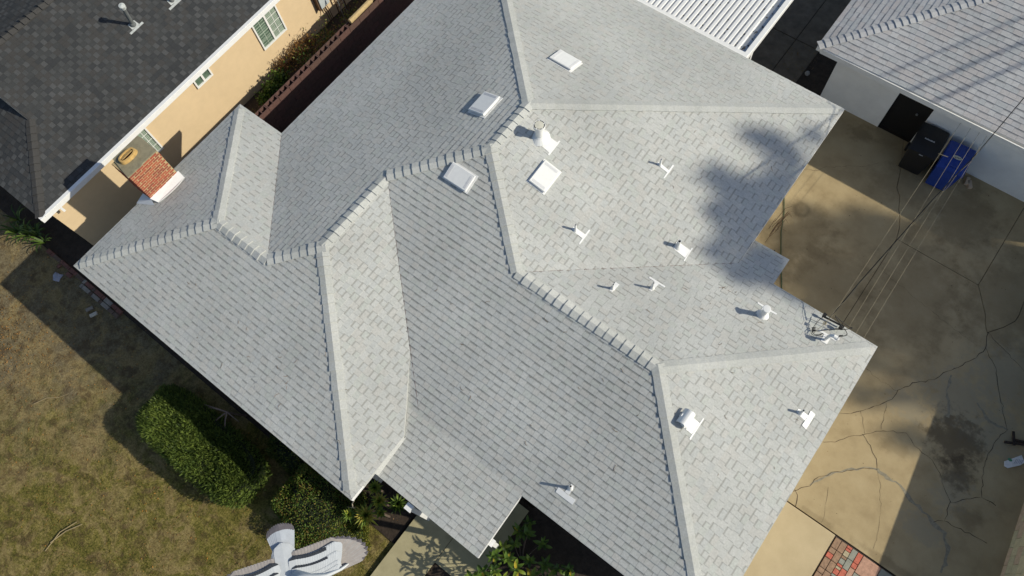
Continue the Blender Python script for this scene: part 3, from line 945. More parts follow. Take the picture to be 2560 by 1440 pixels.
# chimney
ch = empty_part('chimney', house, Matrix.Identity(4))
tag(ch, 'red brick chimney with concrete crown and oval clay flue')
CX0, CX1, CY0, CY1, CZ = -9.02, -8.40, 1.57, 2.42, 3.90
b = MB(); b.box(CX0, CX1, CY0, CY1, -.1, CZ); b.build('core', MORTAR, ch)
cr = random.Random(5)
bm_cache = {}
def brick_at(M, L, Hh, parent, mats, D=.03, name='brick', cache=bm_cache):
    key = (round(L, 3), round(Hh, 3), cr.randrange(len(mats)), id(mats))
    if key not in cache:
        bb = MB(); bb.box(0, L, -D, 0, 0, Hh)
        me = bpy.data.meshes.new(name); me.from_pydata(bb.v, [], bb.f); me.materials.append(mats[key[2]]); cache[key] = me
    return inst(name, cache[key], parent, M)
course, bh, bl = .068, .049, .19
for (ox, oy, ang, Wd, cols_) in ((CX1, CY0, math.pi / 2, CY1 - CY0, 1), (CX0, CY0, 0, CX1 - CX0, 1), (CX1, CY1, math.pi, CX1 - CX0, 0), (CX0, CY1, -math.pi / 2, CY1 - CY0, 0)):
    zz, i = CZ - .058, 0
    lim = 2.72 if cols_ else 3.5
    while zz > lim:
        x = 0 if i % 2 == 0 else -(bl / 2 + .006)
        while x < Wd - .02:
            a, e = max(0, x), min(Wd, x + bl)
            if e - a > .03:
                out = cr.uniform(-.003, .004)
                M = Matrix.Translation((ox, oy, zz + cr.uniform(-.003, .003))) @ Matrix.Rotation(ang, 4, 'Z') @ Matrix.Translation((a, .025 - out, 0)) @ Matrix.Rotation(cr.uniform(-.012, .012), 4, 'Y')
                brick_at(M, round((e - a) / .02) * .02 - .002 if e - a < bl else bl, bh, ch, BRICKS)
            x += bl + .016
        zz -= course
        i += 1
# crown: irregular slab
b = MB(); b.prism([(CX0 - .05, CY0 + .10), (CX1 + .005, CY0 - .02), (CX1 + .0, CY0 + .25), (CX1 + .02, CY0 + .32), (CX1 - .005, CY0 + .5), (CX1 + .01, CY1 + .0), (CX0 + .1, CY1 + .03), (CX0 - .05, CY1 + .01)], CZ, CZ + .035); b.build('crown', CAPC, ch)
fl = MB()
kf = 28
FX, FY = -8.80, 1.93
def oval(rx, ry, z, k=kf):
    o = []
    for j in range(k):
        a = 2 * math.pi * j / k
        o.append((FX + rx * math.copysign(abs(math.cos(a)) ** .8, math.cos(a)), FY + ry * math.copysign(abs(math.sin(a)) ** .8, math.sin(a)), z))
    return o
rings = [oval(.135, .235, CZ + .035), oval(.12, .215, CZ + .12), oval(.085, .175, CZ + .125), oval(.08, .17, CZ + .05)]
V = [p for r_ in rings for p in r_]
F = [(i * kf + j, i * kf + (j + 1) % kf, (i + 1) * kf + (j + 1) % kf, (i + 1) * kf + j) for i in range(3) for j in range(kf)]
obj('flue', V, F, CLAY, ch)
obj('flue_inside', oval(.082, .172, CZ + .06), [tuple(range(kf))], FLUEIN, ch)  # dark disc closing the flue opening
b = MB(); b.box(-.055, .055, -.15, .15, -.005, .005, M=Matrix.Translation((FX - .02, FY, CZ + .11)) @ Matrix.Rotation(-.35, 4, 'Y')); b.build('damper_plate', CLAY, ch)
M0 = PLN['NW0']
sk = [(-8.40, 1.55), (-8.22, 1.60), (-8.18, 1.72), (-8.14, 1.95), (-8.14, 2.2), (-8.19, 2.44), (-8.40, 2.47)]
V = [(x, y, M0.z(x, y) + .012) for x, y in sk] + [(x, y, M0.z(x, y) + (.16 if x < -8.3 else .03)) for x, y in sk]
F = [tuple(range(7, 14))] + [(i, (i + 1) % 7, 7 + (i + 1) % 7, 7 + i) for i in range(7)]
obj('cement_skirt', V, F, WHITE, ch)
V = [(-8.40, 1.55, M0.z(-8.4, 1.55) + .16), (-8.40, 1.55, 2.7), (-8.84, 1.55, 2.68), (-8.84, 1.30, 2.685), (-8.22, 1.52, M0.z(-8.22, 1.52) + .01)]
obj('side_flashing', [(-8.84, 1.28, M0.z(-8.84, 1.28) + .012), (-8.24, 1.50, M0.z(-8.24, 1.5) + .014), (-8.40, 1.56, M0.z(-8.4, 1.56) + .12), (-8.84, 1.56, M0.z(-8.84, 1.56) + .10)], [(0, 1, 2, 3)], WHITE, ch)

# ---------------------------------------------------------------- patio cover
pc = empty('patio_cover', 'white corrugated metal patio cover behind the grey shingle house', 'patio cover', (0, 13, 0)); pc.location = (0, 0, 0)
PX0, PX1, PY0, PY1, PZ = -5.2, .80, 12.96, 17.2, 2.50
b = MB(); b.box(PX0, PX1 - .02, PY0, PY0 + .26, PZ + .06, PZ + .085); b.build('flashing_strip', WHITE2, pc)
b = MB(); b.box(PX0, PX1 - .30, PY0 + .2, PY1, PZ - .02, PZ - .005); b.build('pan', LOUV, pc)
ribm = MB(); ribm.add([(-.05, 0, 0), (-.035, 0, .055), (.035, 0, .055), (.05, 0, 0), (-.05, PY1 - PY0 - .23, 0), (-.035, PY1 - PY0 - .23, .055), (.035, PY1 - PY0 - .23, .055), (.05, PY1 - PY0 - .23, 0)],
         [(0, 4, 5, 1), (1, 5, 6, 2), (2, 6, 7, 3), (0, 1, 2, 3), (7, 6, 5, 4)])
rme = bpy.data.meshes.new('rib'); rme.from_pydata(ribm.v, [], ribm.f); rme.materials.append(WHITE2)
x = PX1 - .37
while x > PX0:
    inst('rib', rme, pc, Matrix.Translation((x, PY0 + .23, PZ - .004))); x -= .142
b = MB(); b.box(PX1 - .30, PX1 - .13, PY0 + .1, PY1, PZ - .02, PZ + .0); b.build('gutter_pan', GALV, pc)
b = MB(); b.box(PX1 - .13, PX1, PY0 + .02, PY1, PZ - .1, PZ + .075, ch=.01); b.build('edge_beam', WHITE2, pc)
for yy in (13.5,):
    b = MB(); b.box(PX1 - .12, PX1 - .03, yy, yy + .09, -.01, PZ - .1); b.build('post', WHITE2, pc)
DEBR = mat('dead_leaf_dark', (.03, .024, .02), var=.3)
dr = random.Random(9)
b = MB()
for i in range(110):
    x = PX1 - .37 - .142 * dr.randint(0, 12) + .071 + dr.uniform(-.02, .02); y = PY0 + .25 + dr.expovariate(1.1)
    if dr.random() < .25: x = PX1 - .2 + dr.uniform(-.05, .05)
    if y > PY1: continue
    s = dr.uniform(.012, .035); a = dr.uniform(0, 3.1)
    b.add([(x + s * math.cos(a + t), y + s * math.sin(a + t) * .7, PZ + .006 + .01 * (t > 3)) for t in (0, 1.6, 3.1, 4.7)], [(0, 1, 2, 3)])
tag(b.build('leaf_litter', DEBR, None), kind='stuff')

# ---------------------------------------------------------------- garage
gar = empty('garage', 'white stucco garage with grey shingle hip roof and a black doorway', 'garage', (6, 17, 0)); gar.location = (0, 0, 0)
GSW = Plane((.012, -1), (4.5, 14.66), .30, 2.30)
GNW = Plane((-1, 0), (1.98, 17.0), .30, 2.30)
gz = lambda x, y: GSW.z(x, y)
ap = (5.15, 17.8)
p_sw = [(1.98, 14.62), (11.2, 14.74), (11.2, 17.85), ap]
p_nw = [(1.98, 14.62), ap, (1.98, 20.98)]
gp = []
for pl, poly in ((GSW, p_sw), (GNW, p_nw)):
    deck(pl, poly, gar, thick=.15)
    collect_shingles(pl, poly, .142, gp, 4, .7, (4, 3, 3, 2), wid=(.15, .18, .22, .26))
emit_shingles(gp, gar, GSH, GBAND)
GNE = Plane((0, 1), (6, 20.98), .30, 2.30)
deck(GNE, [(1.98, 20.98), ap, (11.2, 17.85), (11.2, 20.98)], gar)
ridge_caps((1.98, 14.62, 2.30), (ap[0], ap[1], GNW.z(*ap)), GSW, GNW, gar, [GSH[0], GSH[3]], E=.165, half=.12, start=.02, th=.022)
ridge_caps((ap[0], ap[1], GSW.z(*ap)), (11.0, 17.83, GSW.z(11.0, 17.83)), GSW, GNE, gar, [GSH[0], GSH[3]], E=.165, half=.12, th=.022)
WY = 15.18
b = MB()
b.box(2.52, 4.25, WY, WY + .15, -.02, 2.4); b.box(5.17, 11.0, WY, WY + .15, -.02, 2.4); b.box(4.25, 5.17, WY, WY + .15, 2.08, 2.4)
b.box(2.52, 2.67, WY + .15, 20.4, -.02, 2.4); b.box(2.67, 11, 20.25, 20.4, -.02, 2.4)
b.build('wall', GWALL, gar)
b = MB(); b.box(4.25, 5.17, WY + .1, WY + .14, -.01, 2.08); b.build('door', DOORK, gar)
b = MB(); b.box(2.1, 11.2, 14.60, 14.628, 2.13, 2.28); b.build('fascia', TRIM, gar)
b = MB(); b.tube([(4.9, WY + .08, 1.0), (4.9, WY + .05, 1.0)], .03, 8); b.build('door_knob', GALV, gar)

# ---------------------------------------------------------------- neighbour house
nb = empty('beige_house', 'beige stucco house with dark grey shingle roof and white gutter', 'house', (-14, 6, 0)); nb.location = (0, 0, 0)
NX, NT, NZ = -10.86, .32, 2.30
M1 = Plane((1, 0), (NX, 6), NT, NZ)
M2 = Plane((-1, 0), (-18.56, 6), NT, NZ)
M3 = Plane((0, -1), (-14, -.41), .36, NZ)
gx = -12.73; gy = 1.25
RX = -14.7
np_ = []
DFELT = mat('dark_felt', (.02, .02, .02), var=.1)
p1 = [(NX, -.41), (NX, 17), (RX, 17), (RX, gy), (gx, gy)]
p2 = [(-18.56, -.41), (-16.7, gy), (RX, gy), (RX, 17), (-18.56, 17)]
p3 = [(NX, -.41), (gx, gy), (-16.7, gy), (-18.56, -.41)]
for pl, poly in ((M1, p1), (M2, p2), (M3, p3)):
    deck(pl, poly, nb, mats=(DFELT, TRIM))
    collect_shingles(pl, poly, .145, np_, 5, .0, lattice=True)
emit_shingles(np_, nb, DSH, DBAND)
ridge_caps((NX, -.41, NZ), (gx, gy, M1.z(gx, gy)), M1, M3, nb, DCAP, E=.2, start=.03)
ridge_caps((RX, gy, M1.z(RX, gy)), (RX, 17, M1.z(RX, 17)), M1, M2, nb, DCAP, E=.2, th=.035)
obj('gable_end', [(gx, gy + .12, M1.z(gx, gy) - .05), (RX, gy + .12, M1.z(RX, gy) - .05), (-16.7, gy + .12, M2.z(-16.7, gy) - .05)], [(0, 1, 2)], TRIM, nb)
b = MB()
b.box(-18, -11.06, -.19, 16.5, -.1, 2.25)
b.build('wall', BEIGE, nb)
b = MB(); b.box(NX - .05, NX + .06, -.43, 16.9, 2.17, 2.325, ch=.004); b.box(NX + .02, NX + .07, .06, .12, 2.0, 2.16); b.build('gutter', WHITE, nb)

def window(y0, y1, z0, z1, ncol, nrow, lead=True):
    wv = empty_part('window', nb, Matrix.Translation((-11.06, y0, z0)))
    W_, H_ = y1 - y0, z1 - z0
    fr = .045
    b = MB()
    b.box(0, .05, 0, W_, 0, fr); b.box(0, .05, 0, W_, H_ - fr, H_); b.box(0, .05, 0, fr, fr, H_ - fr); b.box(0, .05, W_ - fr, W_, fr, H_ - fr)
    b.build('frame', WHITE2, wv)
    b = MB(); b.box(0, .045, W_ / 2 - .03, W_ / 2 + .03, fr, H_ - fr); b.build('mullion', WHITE2, wv)
    for i, (a, e) in enumerate(((fr, W_ / 2 - .03), (W_ / 2 + .03, W_ - fr))):
        b = MB(); b.box(0, .012, a, e, fr, H_ - fr); b.build('pane', GLASSG, wv)
        if nrow > 1:
            b = MB()
            n = int((H_ - 2 * fr) / .045)
            for j in range(n):
                if i == 1 or j % 2 == 0:
                    b.box(.0125, .016, a + .02, e - .02, fr + j * .045 + .008, fr + j * .045 + (.03 if i else .018))
            b.build('blind', CURTAIN, wv)
            b = MB()
            for c in range(1, ncol):
                yy = a + (e - a) * c / ncol; b.box(.0165, .022, yy - .007, yy + .007, fr, H_ - fr)
            for r_ in range(1, nrow):
                zz = fr + (H_ - 2 * fr) * r_ / nrow; b.box(.0225, .026, a, e, zz - .007, zz + .007)
            b.build('muntin', CURTAIN if i == 0 else WHITE2, wv)
window(7.02, 7.96, .98, 2.05, 2, 4)
window(4.76, 5.34, 1.66, 2.2, 1, 1)
window(2.05, 3.0, .98, 2.05, 3, 4)
# pipes and a meter box on the beige wall
mb_ = empty('electric_meter_box', 'grey electric meter box on the beige stucco wall', 'meter box', (-11.0, 9.35, 1.0))
b = MB(); b.box(-.06, .14, -.14, .2, -.25, .9, ch=.02); b.build('cabinet', mat('grey_box_paint', (.42, .46, .47), var=.06), mb_)
b = MB(); b.box(-.06, .10, -.20, -.141, -.32, .85); b.build('cabinet_side', RUST, mb_)
for i, dx in enumerate((.02, .09, .15)):
    b = MB(); b.tube([(.02, -.05 + dx, -.25), (.03, dx, -.6), (.03, dx + .02, -1.0)], .014, 6); b.build('conduit', RUST, mb_)
lad = empty('wall_trellis', 'brown iron trellis leaning on the beige wall beside the meter box', 'trellis', (-10.95, 9.75, 0))
for yy in (0, .32):
    b = MB(); b.box(0, .025, yy, yy + .03, .0, 1.9); b.build('upright', RUST, lad)
for i in range(14):
    b = MB(); b.box(.003, .018, .03, .32, .25 + i * .12, .262 + i * .12); b.build('slat', RUST, lad)
for i, (a, e, lb) in enumerate((((-10.5, 9.6, 1.2), (-9.5, 9.9, 1.35), 'thin galvanised pipe lying across the shrubs toward the block wall'),
                                ((-10.7, 9.9, 1.5), (-10.45, 10.9, 1.3), 'galvanised pipe bent beside the iron trellis'))):
    b = MB(); b.tube([a, e], .016, 8); b.tube([(a[0], a[1], .1), a], .014, 8); tag(b.build('metal_pipe', GALV), lb, 'pipe')

# vent pipes on the dark roof
def dark_pipe(x, y, h, r):
    p = empty_part('vent_pipe', nb, M1.at(x, y, .004))
    up = (p.matrix_local.inverted().to_3x3() @ Vector((0, 0, 1)))
    q = up.to_track_quat('Z', 'Y').to_matrix().to_4x4()
    LG = mat('aged_flashing', (.42, .44, .43), var=.2, scale=14)
    lathe([(r * 1.9, -.01), (r * 1.3, .09), (r, .1), (r, h), (r * .8, h), (r * .8, h - .1)], 16, q).build('pipe', mat('dark_pipe_paint', (.12, .13, .13), var=.2), p)
    lathe([(r * 1.0, h - .02), (r * 1.6, h), (r * 1.6, h + .1), (.001, h + .13)], 16, q).build('rain_cap', LG, p)
    paint_patch(p, [(-.12, -.09), (.12, -.11), (.11, .07), (-.1, .08)], LG)
    paint_patch(p, [(-.24, -.17), (.22, -.16), (.22, -.10), (-.24, -.112)], LG)
dark_pipe(-12.82, 4.86, .80, .05)
dark_pipe(-12.62, 6.05, .55, .04)

# ---------------------------------------------------------------- block walls
def block_mesh(L, D, Hh, holes, m):
    b = MB()
    if not holes:
        b.box(0, L, 0, D, 0, Hh, ch=.006)
    else:
        t = .026
        xs = [0, t, L / 2 - t / 2, L / 2 + t / 2, L - t, L]
        b.box(0, L, 0, t, 0, Hh); b.box(0, L, D - t, D, 0, Hh)
        for a, e in ((xs[0], xs[1]), (xs[2], xs[3]), (xs[4], xs[5])):
            b.box(a, e, t, D - t, 0, Hh)
    me = bpy.data.meshes.new('block'); me.from_pydata(b.v, [], b.f); me.materials.append(m); return me
def block_wall(name, label, x0, y0, ang, length, nrow, L, D, Hh, mats, hollow, hole_from=0, hole_to=1e9):
    o = empty(name, label, 'wall', (x0, y0, -.05), rz=ang)
    b = MB(); b.box(0, length, .02, D - .02, 0, nrow * (Hh + .01) - Hh * (1.02 if hollow else .1)); b.build('core', GROUTD, o)
    sh = {}
    r = random.Random(11)
    for i in range(nrow):
        off = 0 if i % 2 == 0 else -L / 2
        x = off
        while x < length:
            a, e = max(x, 0), min(x + L, length)
            if e - a > .08:
                top = hollow and i == nrow - 1 and hole_from < x < hole_to
                key = (round(e - a, 2), top, r.randrange(len(mats)))
                if key not in sh:
                    sh[key] = block_mesh(key[0] - .0, D, Hh, top, mats[key[2]])
                inst('block', sh[key], o, Matrix.Translation((a, r.uniform(-.002, .002), i * (Hh + .01))))
            x += L + .01
    return o
bw1 = block_wall('block_wall', 'maroon concrete block wall with open hollow cores on top beside beige house', -9.0, 3.6, math.radians(90), 10.2, 8, .40, .19, .196, BLOCKM, True)
dx, dy = 11.31 - 11.55, 8.16 - 6.38
ang = math.atan2(dy, dx)
bw2 = block_wall('block_wall', 'tan slump block wall standing in the corner beyond the driveway', 11.95 + .16, 3.4, ang, 11.5, 8, .40, .15, .196, BLOCKT, False)
# rounded tan cap laid over the far part of the hollow wall
for i, (a, e) in enumerate((((-9.06, 8.85, 1.68), (-9.05, 9.75, 1.70)), ((-9.07, 9.7, 1.72), (-9.08, 11.2, 1.72)), ((-9.08, 11.15, 1.69), (-9.08, 13.2, 1.69)))):
    b = MB(); b.tube([a, e], [.075, .075], 10); tag(b.build('timber_pole', mat('tan_timber', (.46, .34, .17), var=.2, scale=10)), ('short tan timber pole on the maroon block wall where open cores end', 'middle tan timber pole on the maroon block wall', 'far tan timber pole on the maroon block wall by the photo edge')[i], 'pole', 'timber poles along the block wall')
# thin boards leaning in the side passage
for i in range(4):
    b = MB(); b.box(0, .045, 0, 1.75, 0, .02, M=Matrix.Translation((-8.30 + i * .075, 5.05 + i * .07, .95 + i * .01)) @ Matrix.Rotation(-.25, 4, 'Y') @ Matrix.Rotation(.03 * i - .04, 4, 'Z'))
    tag(b.build('wooden_board', WOODG), ['weathered board nearest the block wall, poking out under the roof edge', 'second weathered board from the block wall in the side passage', 'third weathered board from the block wall in the side passage', 'weathered board nearest the grey roof edge in the side passage'][i], 'board', 'boards in the side passage')

# ---------------------------------------------------------------- bins
def bin_(name, label, x, y, rz, mp, badge, wide=.66, dep=.72, ht=1.02):
    o = empty(name, label, 'bin', (x, y, 0), 'wheeled bins by the garage', rz)
    b = MB(); w_, d_ = wide / 2, dep / 2
    V = []
    for z, k in ((.06, .80), (.5, .9), (ht - .09, .97)):
        for sx, sy in ((-1, -1), (-.86, -1.05), (.86, -1.05), (1, -1), (1, 1), (-1, 1)):
            V.append((sx * w_ * k, sy * d_ * k, z))
    F = [tuple(range(5, -1, -1)), (12, 13, 14, 15, 16, 17)] + [(i * 6 + j, i * 6 + (j + 1) % 6, (i + 1) * 6 + (j + 1) % 6, (i + 1) * 6 + j) for i in range(2) for j in range(6)]
    b.add(V, F); b.box(-w_ * 1.0, w_ * 1.0, -d_ * 1.0, d_ * 1.0, ht - .12, ht - .075)
    b.build('body', mp, o)
    # lid: domed with a sloping front lip
    n = 7
    V = []
    for i in range(n + 1):
        t = i / n; yy = -d_ * 1.12 + t * dep * 1.12
        zz = ht - .07 + .10 * math.sin(min(1, t * 1.15 + .08) * math.pi * .62) 
        for xx in (-1, -.9, 0, .9, 1):
            V.append((xx * w_ * 1.04, yy, zz - (.035 if abs(xx) == 1 else 0) + (.012 if xx == 0 else 0)))
    F = [(i * 5 + j, i * 5 + j + 1, (i + 1) * 5 + j + 1, (i + 1) * 5 + j) for i in range(n) for j in range(4)]
    k = len(V)
    V += [(-w_ * 1.04, -d_ * 1.12, ht - .11), (w_ * 1.04, -d_ * 1.12, ht - .11)]
    F += [(k, k + 1, 4, 3, 2, 1, 0)]
    obj('lid', V, F, mp, o)
    b = MB(); b.tube([(-w_ * .9, d_ * 1.12, ht - .06), (w_ * .9, d_ * 1.12, ht - .06)], .018, 8); b.build('handle', mp, o)
    for sx in (-1, 1):
        b = MB(); b.tube([(sx * w_ * .85, d_ * .8, .13), (sx * (w_ * .85 + .05), d_ * .8, .13)], .13, 14); b.build('wheel', PLASTK, o)
    if badge == 'oval':
        pts = [(.115 * math.cos(a * math.pi / 12), -.03 + .055 * math.sin(a * math.pi / 12)) for a in range(24)]
        b = MB(); b.prism(pts, ht + .048, ht + .054); b.build('lid_emblem', mat('silver_emblem', (.55, .56, .5), rough=.3, metal=.3, var=.2, scale=30), o)
        b = MB()
        for t in (-.05, -.015, .02, .055): b.box(t - .008, t + .010, -.05 + t * .2, -.02 + t * .2, ht + .0545, ht + .056)
        b.build('emblem_mark', GROUTD, o)
        b = MB(); b.tube([(-.16, -.30, ht + .02), (.16, -.30, ht + .02)], .014, 8); b.build('lid_grip', mp, o)
    else:
        b = MB()
        xx = -.13
        for wl in (.03, .022, .03, .026, .024, .028, .02, .03):
            b.box(xx, xx + wl, -.05, -.022 + .008 * (wl > .027), ht + .0475, ht + .050); xx += wl + .006
        b.build('lid_lettering', GREYM, o)
        b = MB(); b.box(-.05, .05, -d_ * 1.12 - .012, -d_ * 1.12 - .004, ht - .10, ht - .085); b.build('front_mark', GREYM, o)
    return o
bin_('wheeled_bin', 'black wheeled bin with faint grey lid lettering, beside garage doorway', 5.50, 14.66, .05, PLASTK, 'text', wide=.68, dep=.78, ht=1.06)
bin_('wheeled_bin', 'bright blue wheeled bin with silver oval emblem on lid', 6.27, 14.58, .06, PLASTB, 'oval', wide=.64, dep=.74, ht=1.04)
for i in range(2):
    b = MB(); b.box(0, .10, 0, .22, 0, .09, M=Matrix.Translation((6.86 + i * .13, 14.80 - i * .06, 0)) @ Matrix.Rotation(.2 + i * .35, 4, 'Z'), ch=.01)
    tag(b.build('loose_brick', BLOCKT[2]), ('loose brick nearest the blue bin, lying by the garage wall', 'loose brick lying just right of its twin by the garage wall')[i], 'brick', 'loose bricks by the garage wall')

# ---------------------------------------------------------------- cables and lines
def curve(p, q, sag, n=16):
    p, q = Vector(p), Vector(q)
    return [p.lerp(q, i / n) - Vector((0, 0, sag * 4 * (i / n) * (1 - i / n))) for i in range(n + 1)]
def wire(name, pts, r, m, label, cat='cable', group=None):
    b = MB(); b.tube(pts, r, 6); return tag(b.build(name, m), label, cat, group)
far = Vector((6.30, 13.41, 4.8)) + (Vector((6.30, 13.41, 4.8)) - Vector((5.98, 10.98, 3.9))) * 3
wire('service_cable', [(5.62, 7.9, 3.12), (5.72, 8.9, 3.32), (5.98, 10.98, 3.9), (6.19, 12.25, 4.3), (6.30, 13.41, 4.8), tuple(far)], .009, CABLE, 'thick black service cable running from the roof mast over the driveway')
tw = []
for i in range(80):
    t = i / 79
    base = Vector((5.62, 7.88, 3.13)).lerp(Vector((5.98, 10.98, 3.92)), t) if t < .6 else None
    q = Vector((5.60, 7.80, 3.12)) * (1 - t) + Vector((6.19, 12.25, 4.3)) * t - Vector((0, 0, .1 * t * (1 - t) * 4 * .9))
    a = t * 40
    tw.append(q + Vector((math.cos(a) * .016, 0, math.sin(a) * .016 + .01)))
wire('support_wire', [(5.53, 7.5, 3.03), (5.57, 7.66, 3.08)] + tw, .004, PCABLE, 'pale steel wire twisted round the black service cable')
b = MB()
for a in range(10):
    b.tube([(5.60 + .03 * math.cos(a), 7.78 + .05 * math.sin(a * 1.7), 3.1 + .02 * a / 10), (5.60 + .03 * math.cos(a + 1), 7.78 + .05 * math.sin((a + 1) * 1.7), 3.1 + .02 * (a + 1) / 10)], .006, 5)
tag(b.build('wire_grip', PCABLE), 'knotted pale wire grip where the cable meets the eave', 'cable grip')
JB = [((5.53, 7.98, 2.98), .035), ((5.92, 7.93, 3.0), .04)]
b = MB()
b.tube([(5.50, 8.02, 2.86), (5.95, 8.06, 2.86)], .022, 8)
for p, s in JB: b.box(p[0] - s, p[0] + s, p[1] - s + .06, p[1] + s + .06, p[2] - .1, p[2] - .1 + s * 1.6)
tag(b.build('cable_bracket', CABLE), 'black bracket bar with two insulators on the roof edge', 'bracket')
def loop(pts, r, label, m=CABLE):
    P = [Vector(p) for p in pts]
    out = []
    for i in range(len(P) - 1):
        p0, p1, p2, p3 = P[max(i - 1, 0)], P[i], P[i + 1], P[min(i + 2, len(P) - 1)]
        for k in range(5):
            t = k / 5
            out.append(.5 * ((2 * p1) + (p2 - p0) * t + (2 * p0 - 5 * p1 + 4 * p2 - p3) * t * t + (3 * p1 - p0 - 3 * p2 + p3) * t ** 3))
    out.append(P[-1])
    return wire('cable_loop', out, r, m, label, 'cable', 'cable loops at the roof mast')
loop([(5.68, 8.0, 3.2), (5.82, 8.02, 3.1), (6.02, 8.05, 3.0), (6.1, 8.07, 2.98), (5.95, 7.92, 2.98), (5.88, 7.9, 2.97)], .008, 'black cable loop reaching past the roof edge to a sharp corner')
loop([(5.70, 7.98, 3.2), (5.88, 7.95, 3.08), (6.03, 7.93, 3.0), (6.08, 7.87, 2.99), (6.0, 7.78, 2.98), (5.86, 7.66, 3.0), (5.77, 7.6, 3.08)], .008, 'black cable loop with splice bending back to the white mast')
loop([(5.92, 7.93, 2.98), (5.75, 7.78, 2.97), (5.6, 7.63, 2.98), (5.5, 7.55, 3.0), (5.52, 7.45, 3.05), (5.62, 7.47, 3.12), (5.67, 7.53, 3.2)], .007, 'thin cable curling left of the white mast head')
loop([(5.52, 7.98, 2.96), (5.48, 7.80, 2.97), (5.47, 7.66, 2.98), (5.49, 7.52, 3.05), (5.56, 7.46, 3.1), (5.66, 7.52, 3.18)], .006, 'thin cable dropping from the left insulator to the mast')
b = MB()
for p in ((5.87, 7.88, 2.98), (6.0, 7.79, 2.99), (5.48, 7.62, 2.99), (5.5, 7.58, 3.0)):
    b.tube([(p[0] - .03, p[1] - .02, p[2]), (p[0] + .03, p[1] + .02, p[2])], .016, 8)
tag(b.build('cable_splices', CABLE), 'black splice connectors on the cable loops by the mast', 'connector')
# clothes lines between the house eave and the garage wall
CLL = [((6.46, 8.2, 2.42), (6.46, 15.15, 1.95)), ((6.28, 8.2, 2.42), (6.28, 15.15, 1.97)), ((6.10, 8.2, 2.42), (6.06, 15.15, 1.97)), ((5.70, 8.3, 2.42), (5.82, 15.15, 1.96)), ]
lb = ('pale clothes line furthest right over the driveway', 'second pale clothes line from the right over the driveway', 'third pale clothes line from the right over the driveway', 'pale clothes line furthest left, near the roof mast')
for i, (a, e) in enumerate(CLL):
    wire('clothes_line', curve(a, e, .06), .0035, PCABLE, lb[i], 'clothes line', 'clothes lines over the driveway')
b = MB(); b.tube([(5.76, 13.62, 2.02), (5.98, 13.66, 2.02)], .008, 6); tag(b.build('line_spreader', PCABLE), 'small pale spreader bar across the clothes lines above the bins', 'spreader')
# overhead utility lines, seen only by their shadows on the garage roof
for i, off in enumerate((0, .75, 1.35)):
    K = 11.0
    a = Vector((3.3 + off, 14.0, 2.2)) + SUN * K; e = Vector((6.3 + off * .9, 18.4, 3.3)) + SUN * K
    d = (e - a)
    wire('overhead_line', [tuple(a - d * 1.5), tuple(a), tuple(e), tuple(e + d * 3)], .028 if i else .02, CABLE, ('leftmost overhead line above the garage, casting the first thin shadow', 'middle overhead line above the garage, casting the second shadow', 'rightmost overhead line above the garage, casting the last shadow')[i], 'cable', 'overhead utility lines')
# garden hose on the driveway
b = MB(); b.tube([(3.18, 12.3, .015), (3.3, 11.85, .015), (3.55, 11.4, .015), (3.75, 10.9, .015), (4.2, 10.1, .015), (4.63, 9.4, .015), (4.9, 8.6, .015)], .012, 8)
tag(b.build('garden_hose', HOSE), 'dark green garden hose lying along the house side of driveway', 'hose')

# ---------------------------------------------------------------- plants
G1 = leafmat('leaf_mid', (.075, .13, .022)); G2 = leafmat('leaf_bright', (.12, .19, .03)); G3 = leafmat('leaf_deep', (.04, .075, .015)); GY = leafmat('leaf_yellow', (.24, .24, .03))
OL = leafmat('leaf_olive', (.14, .155, .03)); OB = leafmat('leaf_bronze', (.17, .12, .035)); OG = leafmat('leaf_bush_green', (.11, .18, .03)); DRY = leafmat('leaf_dry', (.36, .20, .06), trans=.35); DRY2 = leafmat('leaf_dry_brown', (.2, .11, .045))
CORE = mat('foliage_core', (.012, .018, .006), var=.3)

def blob_core(parent, c, r, name='bush_core', k=16, seed=0):
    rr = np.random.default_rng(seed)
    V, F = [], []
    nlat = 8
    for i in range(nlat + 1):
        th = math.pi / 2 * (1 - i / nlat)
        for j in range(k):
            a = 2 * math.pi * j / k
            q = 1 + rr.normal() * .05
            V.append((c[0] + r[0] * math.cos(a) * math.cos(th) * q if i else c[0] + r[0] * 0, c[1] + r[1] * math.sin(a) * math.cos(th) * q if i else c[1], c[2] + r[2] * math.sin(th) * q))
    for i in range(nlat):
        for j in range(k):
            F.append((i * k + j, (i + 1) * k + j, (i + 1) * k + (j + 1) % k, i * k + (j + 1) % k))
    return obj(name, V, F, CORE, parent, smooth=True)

# hedge: clipped box, needles pointing up and outward
HG1 = leafmat('hedge_green', (.09, .135, .028)); HG2 = leafmat('hedge_bright', (.15, .205, .045)); HG3 = leafmat('hedge_deep', (.035, .06, .014))
hedge = empty('hedge', 'long clipped green hedge half in sun below the grey roof eave', 'hedge', (-4.2, -2.1, 0)); hedge.location = (0, 0, 0)
HX0, HX1, HY0, HY1, HZ = -6.15, -2.68, -2.80, -1.40, .88
def in_round(x, y):
    cx, cy = (HX0 + HX1) / 2, (HY0 + HY1) / 2
    u, v = (x - cx) / ((HX1 - HX0) / 2), (y - cy) / ((HY1 - HY0) / 2)
    return abs(u) ** 4 + abs(v) ** 4
def hedge_lump(x, y):
    return .05 * math.sin(x * 2.3 + 1) + .05 * math.sin(x * 5.1 + y * 3) + .03 * math.sin(y * 7 + x)
pts, dirs = [], []
r = np.random.default_rng(21)
